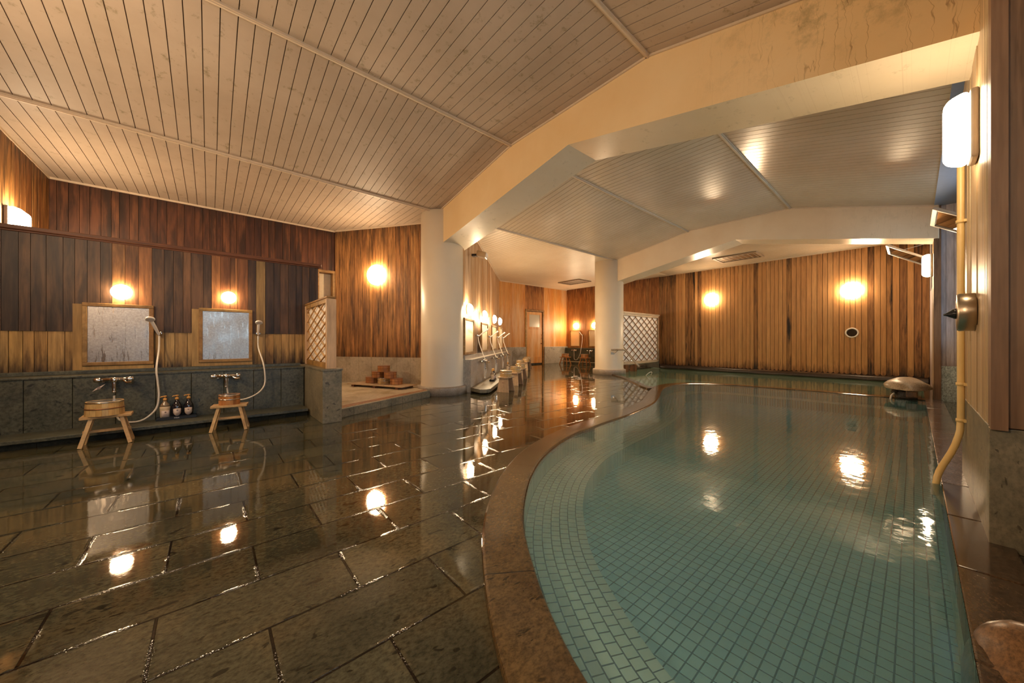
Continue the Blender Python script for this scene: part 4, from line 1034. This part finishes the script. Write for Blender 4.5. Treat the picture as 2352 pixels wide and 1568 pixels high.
def vent(x0, x1, y0, y1, z, lab):
    t = thing('ceiling_vent', lab, 'vent', ((x0 + x1) / 2, (y0 + y1) / 2, z), 0, 'recessed ceiling vents'); a = (x1 - x0) / 2; b = (y1 - y0) / 2
    mb = MB(); f = .05
    mb.box(-a, a, -b, -b + f, -.03, 0); mb.box(-a, a, b - f, b, -.03, 0); mb.box(-a, -a + f, -b + f, b - f, -.03, 0); mb.box(a - f, a, -b + f, b - f, -.03, 0); mb.build('vent_frame', M['grill'], t, bevel=.004)
    mb = MB(); mb.box(-a + f, a - f, -b + f, b - f, -.012, -.004); mb.build('vent_panel', M['steel'], t)
    mb = MB()
    for k in range(8): yy = -b + f + (2 * b - 2 * f) * (k + .5) / 8; mb.box(-a + f, a - f, yy - .008, yy + .008, -.02, -.012)
    mb.build('vent_louvre', M['grill'], t)
vent(9.78, 10.5, 7.7, 8.68, 3.098, 'rectangular ceiling vent in front of the door wall')
vent(9.98, 10.7, 2.5, 3.48, 3.088, 'rectangular ceiling vent above the rear pool beside the far beam')
t = thing('porthole', 'small round dark porthole on the pool board wall below a lamp', 'porthole', (11.425, .957, 1.105))
MB().lathe([(.092, 0), (.092, .008)], 32, ax=(-1, 0, 0)).build('porthole_glass', M['porthole'], t)
MB().lathe([(.09, .0), (.09, .02), (.097, .026), (.112, .026), (.12, .015), (.12, 0)], 32, ax=(-1, 0, 0)).build('porthole_ring', M['white'], t)
# pipe
t = thing('water_pipe', 'yellowed water pipe down the near right pillar bending into the pool', 'pipe', (0, 0, 0))
mb = MB(); mb.tube(catmull([(3.6, -.195, 2.45), (3.6, -.195, 1.5), (3.6, -.195, .9), (3.6, -.195, .42), (3.585, -.185, .3), (3.54, -.155, .2), (3.48, -.118, .12), (3.44, -.095, .05), (3.435, -.085, -.06)], .05), .0165, 14); mb.build('pipe_run', M['pvc'], t)
for z in (1.66, .63, .4):
    mb = MB(); mb.lathe([(.0175, -.01), (.021, -.01), (.021, .01), (.0175, .01)], 16, (3.6, -.195, z)); mb.box(3.59, 3.61, -.218, -.195, z - .008, z + .008); mb.box(3.57, 3.585, -.222, -.205, z - .008, z + .008); mb.build('pipe_clip', M['pvc'], t)
t = thing('wall_dial', 'round brushed steel drum with a black knob on the near right pillar', 'dial', (3.13, -.218, 1.06))
MB().lathe([(.1, 0), (.103, .004), (.103, .055), (.098, .062), (.05, .064)], 36, ax=(0, 1, 0)).build('drum', M['steel'], t)
MB().lathe([(.03, .06), (.026, .075), (.008, .1), (.004, .11)], 16, ax=(0, 1, -.1)).build('knob', M['black'], t)
# rocks
def rock(name, lab, loc, sc_, mat, seed, amp=.12, flat=None, group=None, sub=3):
    import bmesh
    from mathutils import noise as mn
    bm = bmesh.new(); bmesh.ops.create_icosphere(bm, subdivisions=sub + 1, radius=1)
    for v in bm.verts:
        n = v.co.normalized(); k = 1 + amp * mn.noise(n * 1.3 + Vector((seed, 0, 0))) * 2 + amp * .35 * mn.noise(n * 4 + Vector((0, seed, 0)))
        v.co = n * k
        if flat is not None and v.co.z < flat: v.co.z = flat + (v.co.z - flat) * .15
        v.co.x *= sc_[0]; v.co.y *= sc_[1]; v.co.z *= sc_[2]
    me = bpy.data.meshes.new(name); bm.to_mesh(me); bm.free(); me.materials.append(mat)
    for p in me.polygons: p.use_smooth = True
    o = bpy.data.objects.new(name, me); C.objects.link(o); o.location = loc
    if lab: tag(o, lab, 'rock', group)
    return o
rock('boulder', 'rounded brown boulder on the pool coping in the near right corner', (1.70, -.26, -.07), (.2, .17, .17), M['rock'], 3.1, .1)
t = thing('water_spout', 'rock water spout with a pale domed slab beside the far pier', 'spout', (8.42, .08, 0))
o = rock('slab', None, (0, 0, .17), (.5, .26, .15), M['rock_pale'], 5.3, .08, -.05); o.parent = t
mb = MB(); mb.box(-.35, .4, -.12, .12, .0, .15); mb.box(-.38, -.25, .08, .16, .09, .15); mb.build('spout_body', M['rock_black'], t, bevel=.03)
mb = MB(); mb.box(-.46, -.1, -.12, .0, .05, .16); mb.build('spout_stone', M['rock'], t, bevel=.02)
mb = MB(); mb.tube([(-.36, .12, .1), (-.42, .15, .06), (-.44, .16, .0)], .012, 8); mb.build('water_jet', M['white'], t)
# niche window with cream alcove
wn = thing('window_4', None, None, (0, 0, 0)); wn['kind'] = 'structure'
mb = MB(); mb.box(1.56, 1.6, 7.555, 7.72, 1.05, 2.25); mb.box(1.84, 1.92, 7.555, 7.72, 1.05, 2.25); mb.box(1.56, 1.92, 7.55, 7.72, 2.25, 2.3); mb.box(1.56, 1.92, 7.55, 7.72, 1.0, 1.05); mb.build('window_frame', M['wood_frame'], wn, bevel=.004)
mb = MB(); mb.box(1.5, 2.0, 7.74, 7.78, .9, 2.35); mb.build('alcove_wall', M['cream_wall'], wn)
mb = MB(); mb.box(1.62, 1.82, 7.73, 7.74, 1.1, 1.73); mb.build('alcove_shelf', M['paper'], wn)
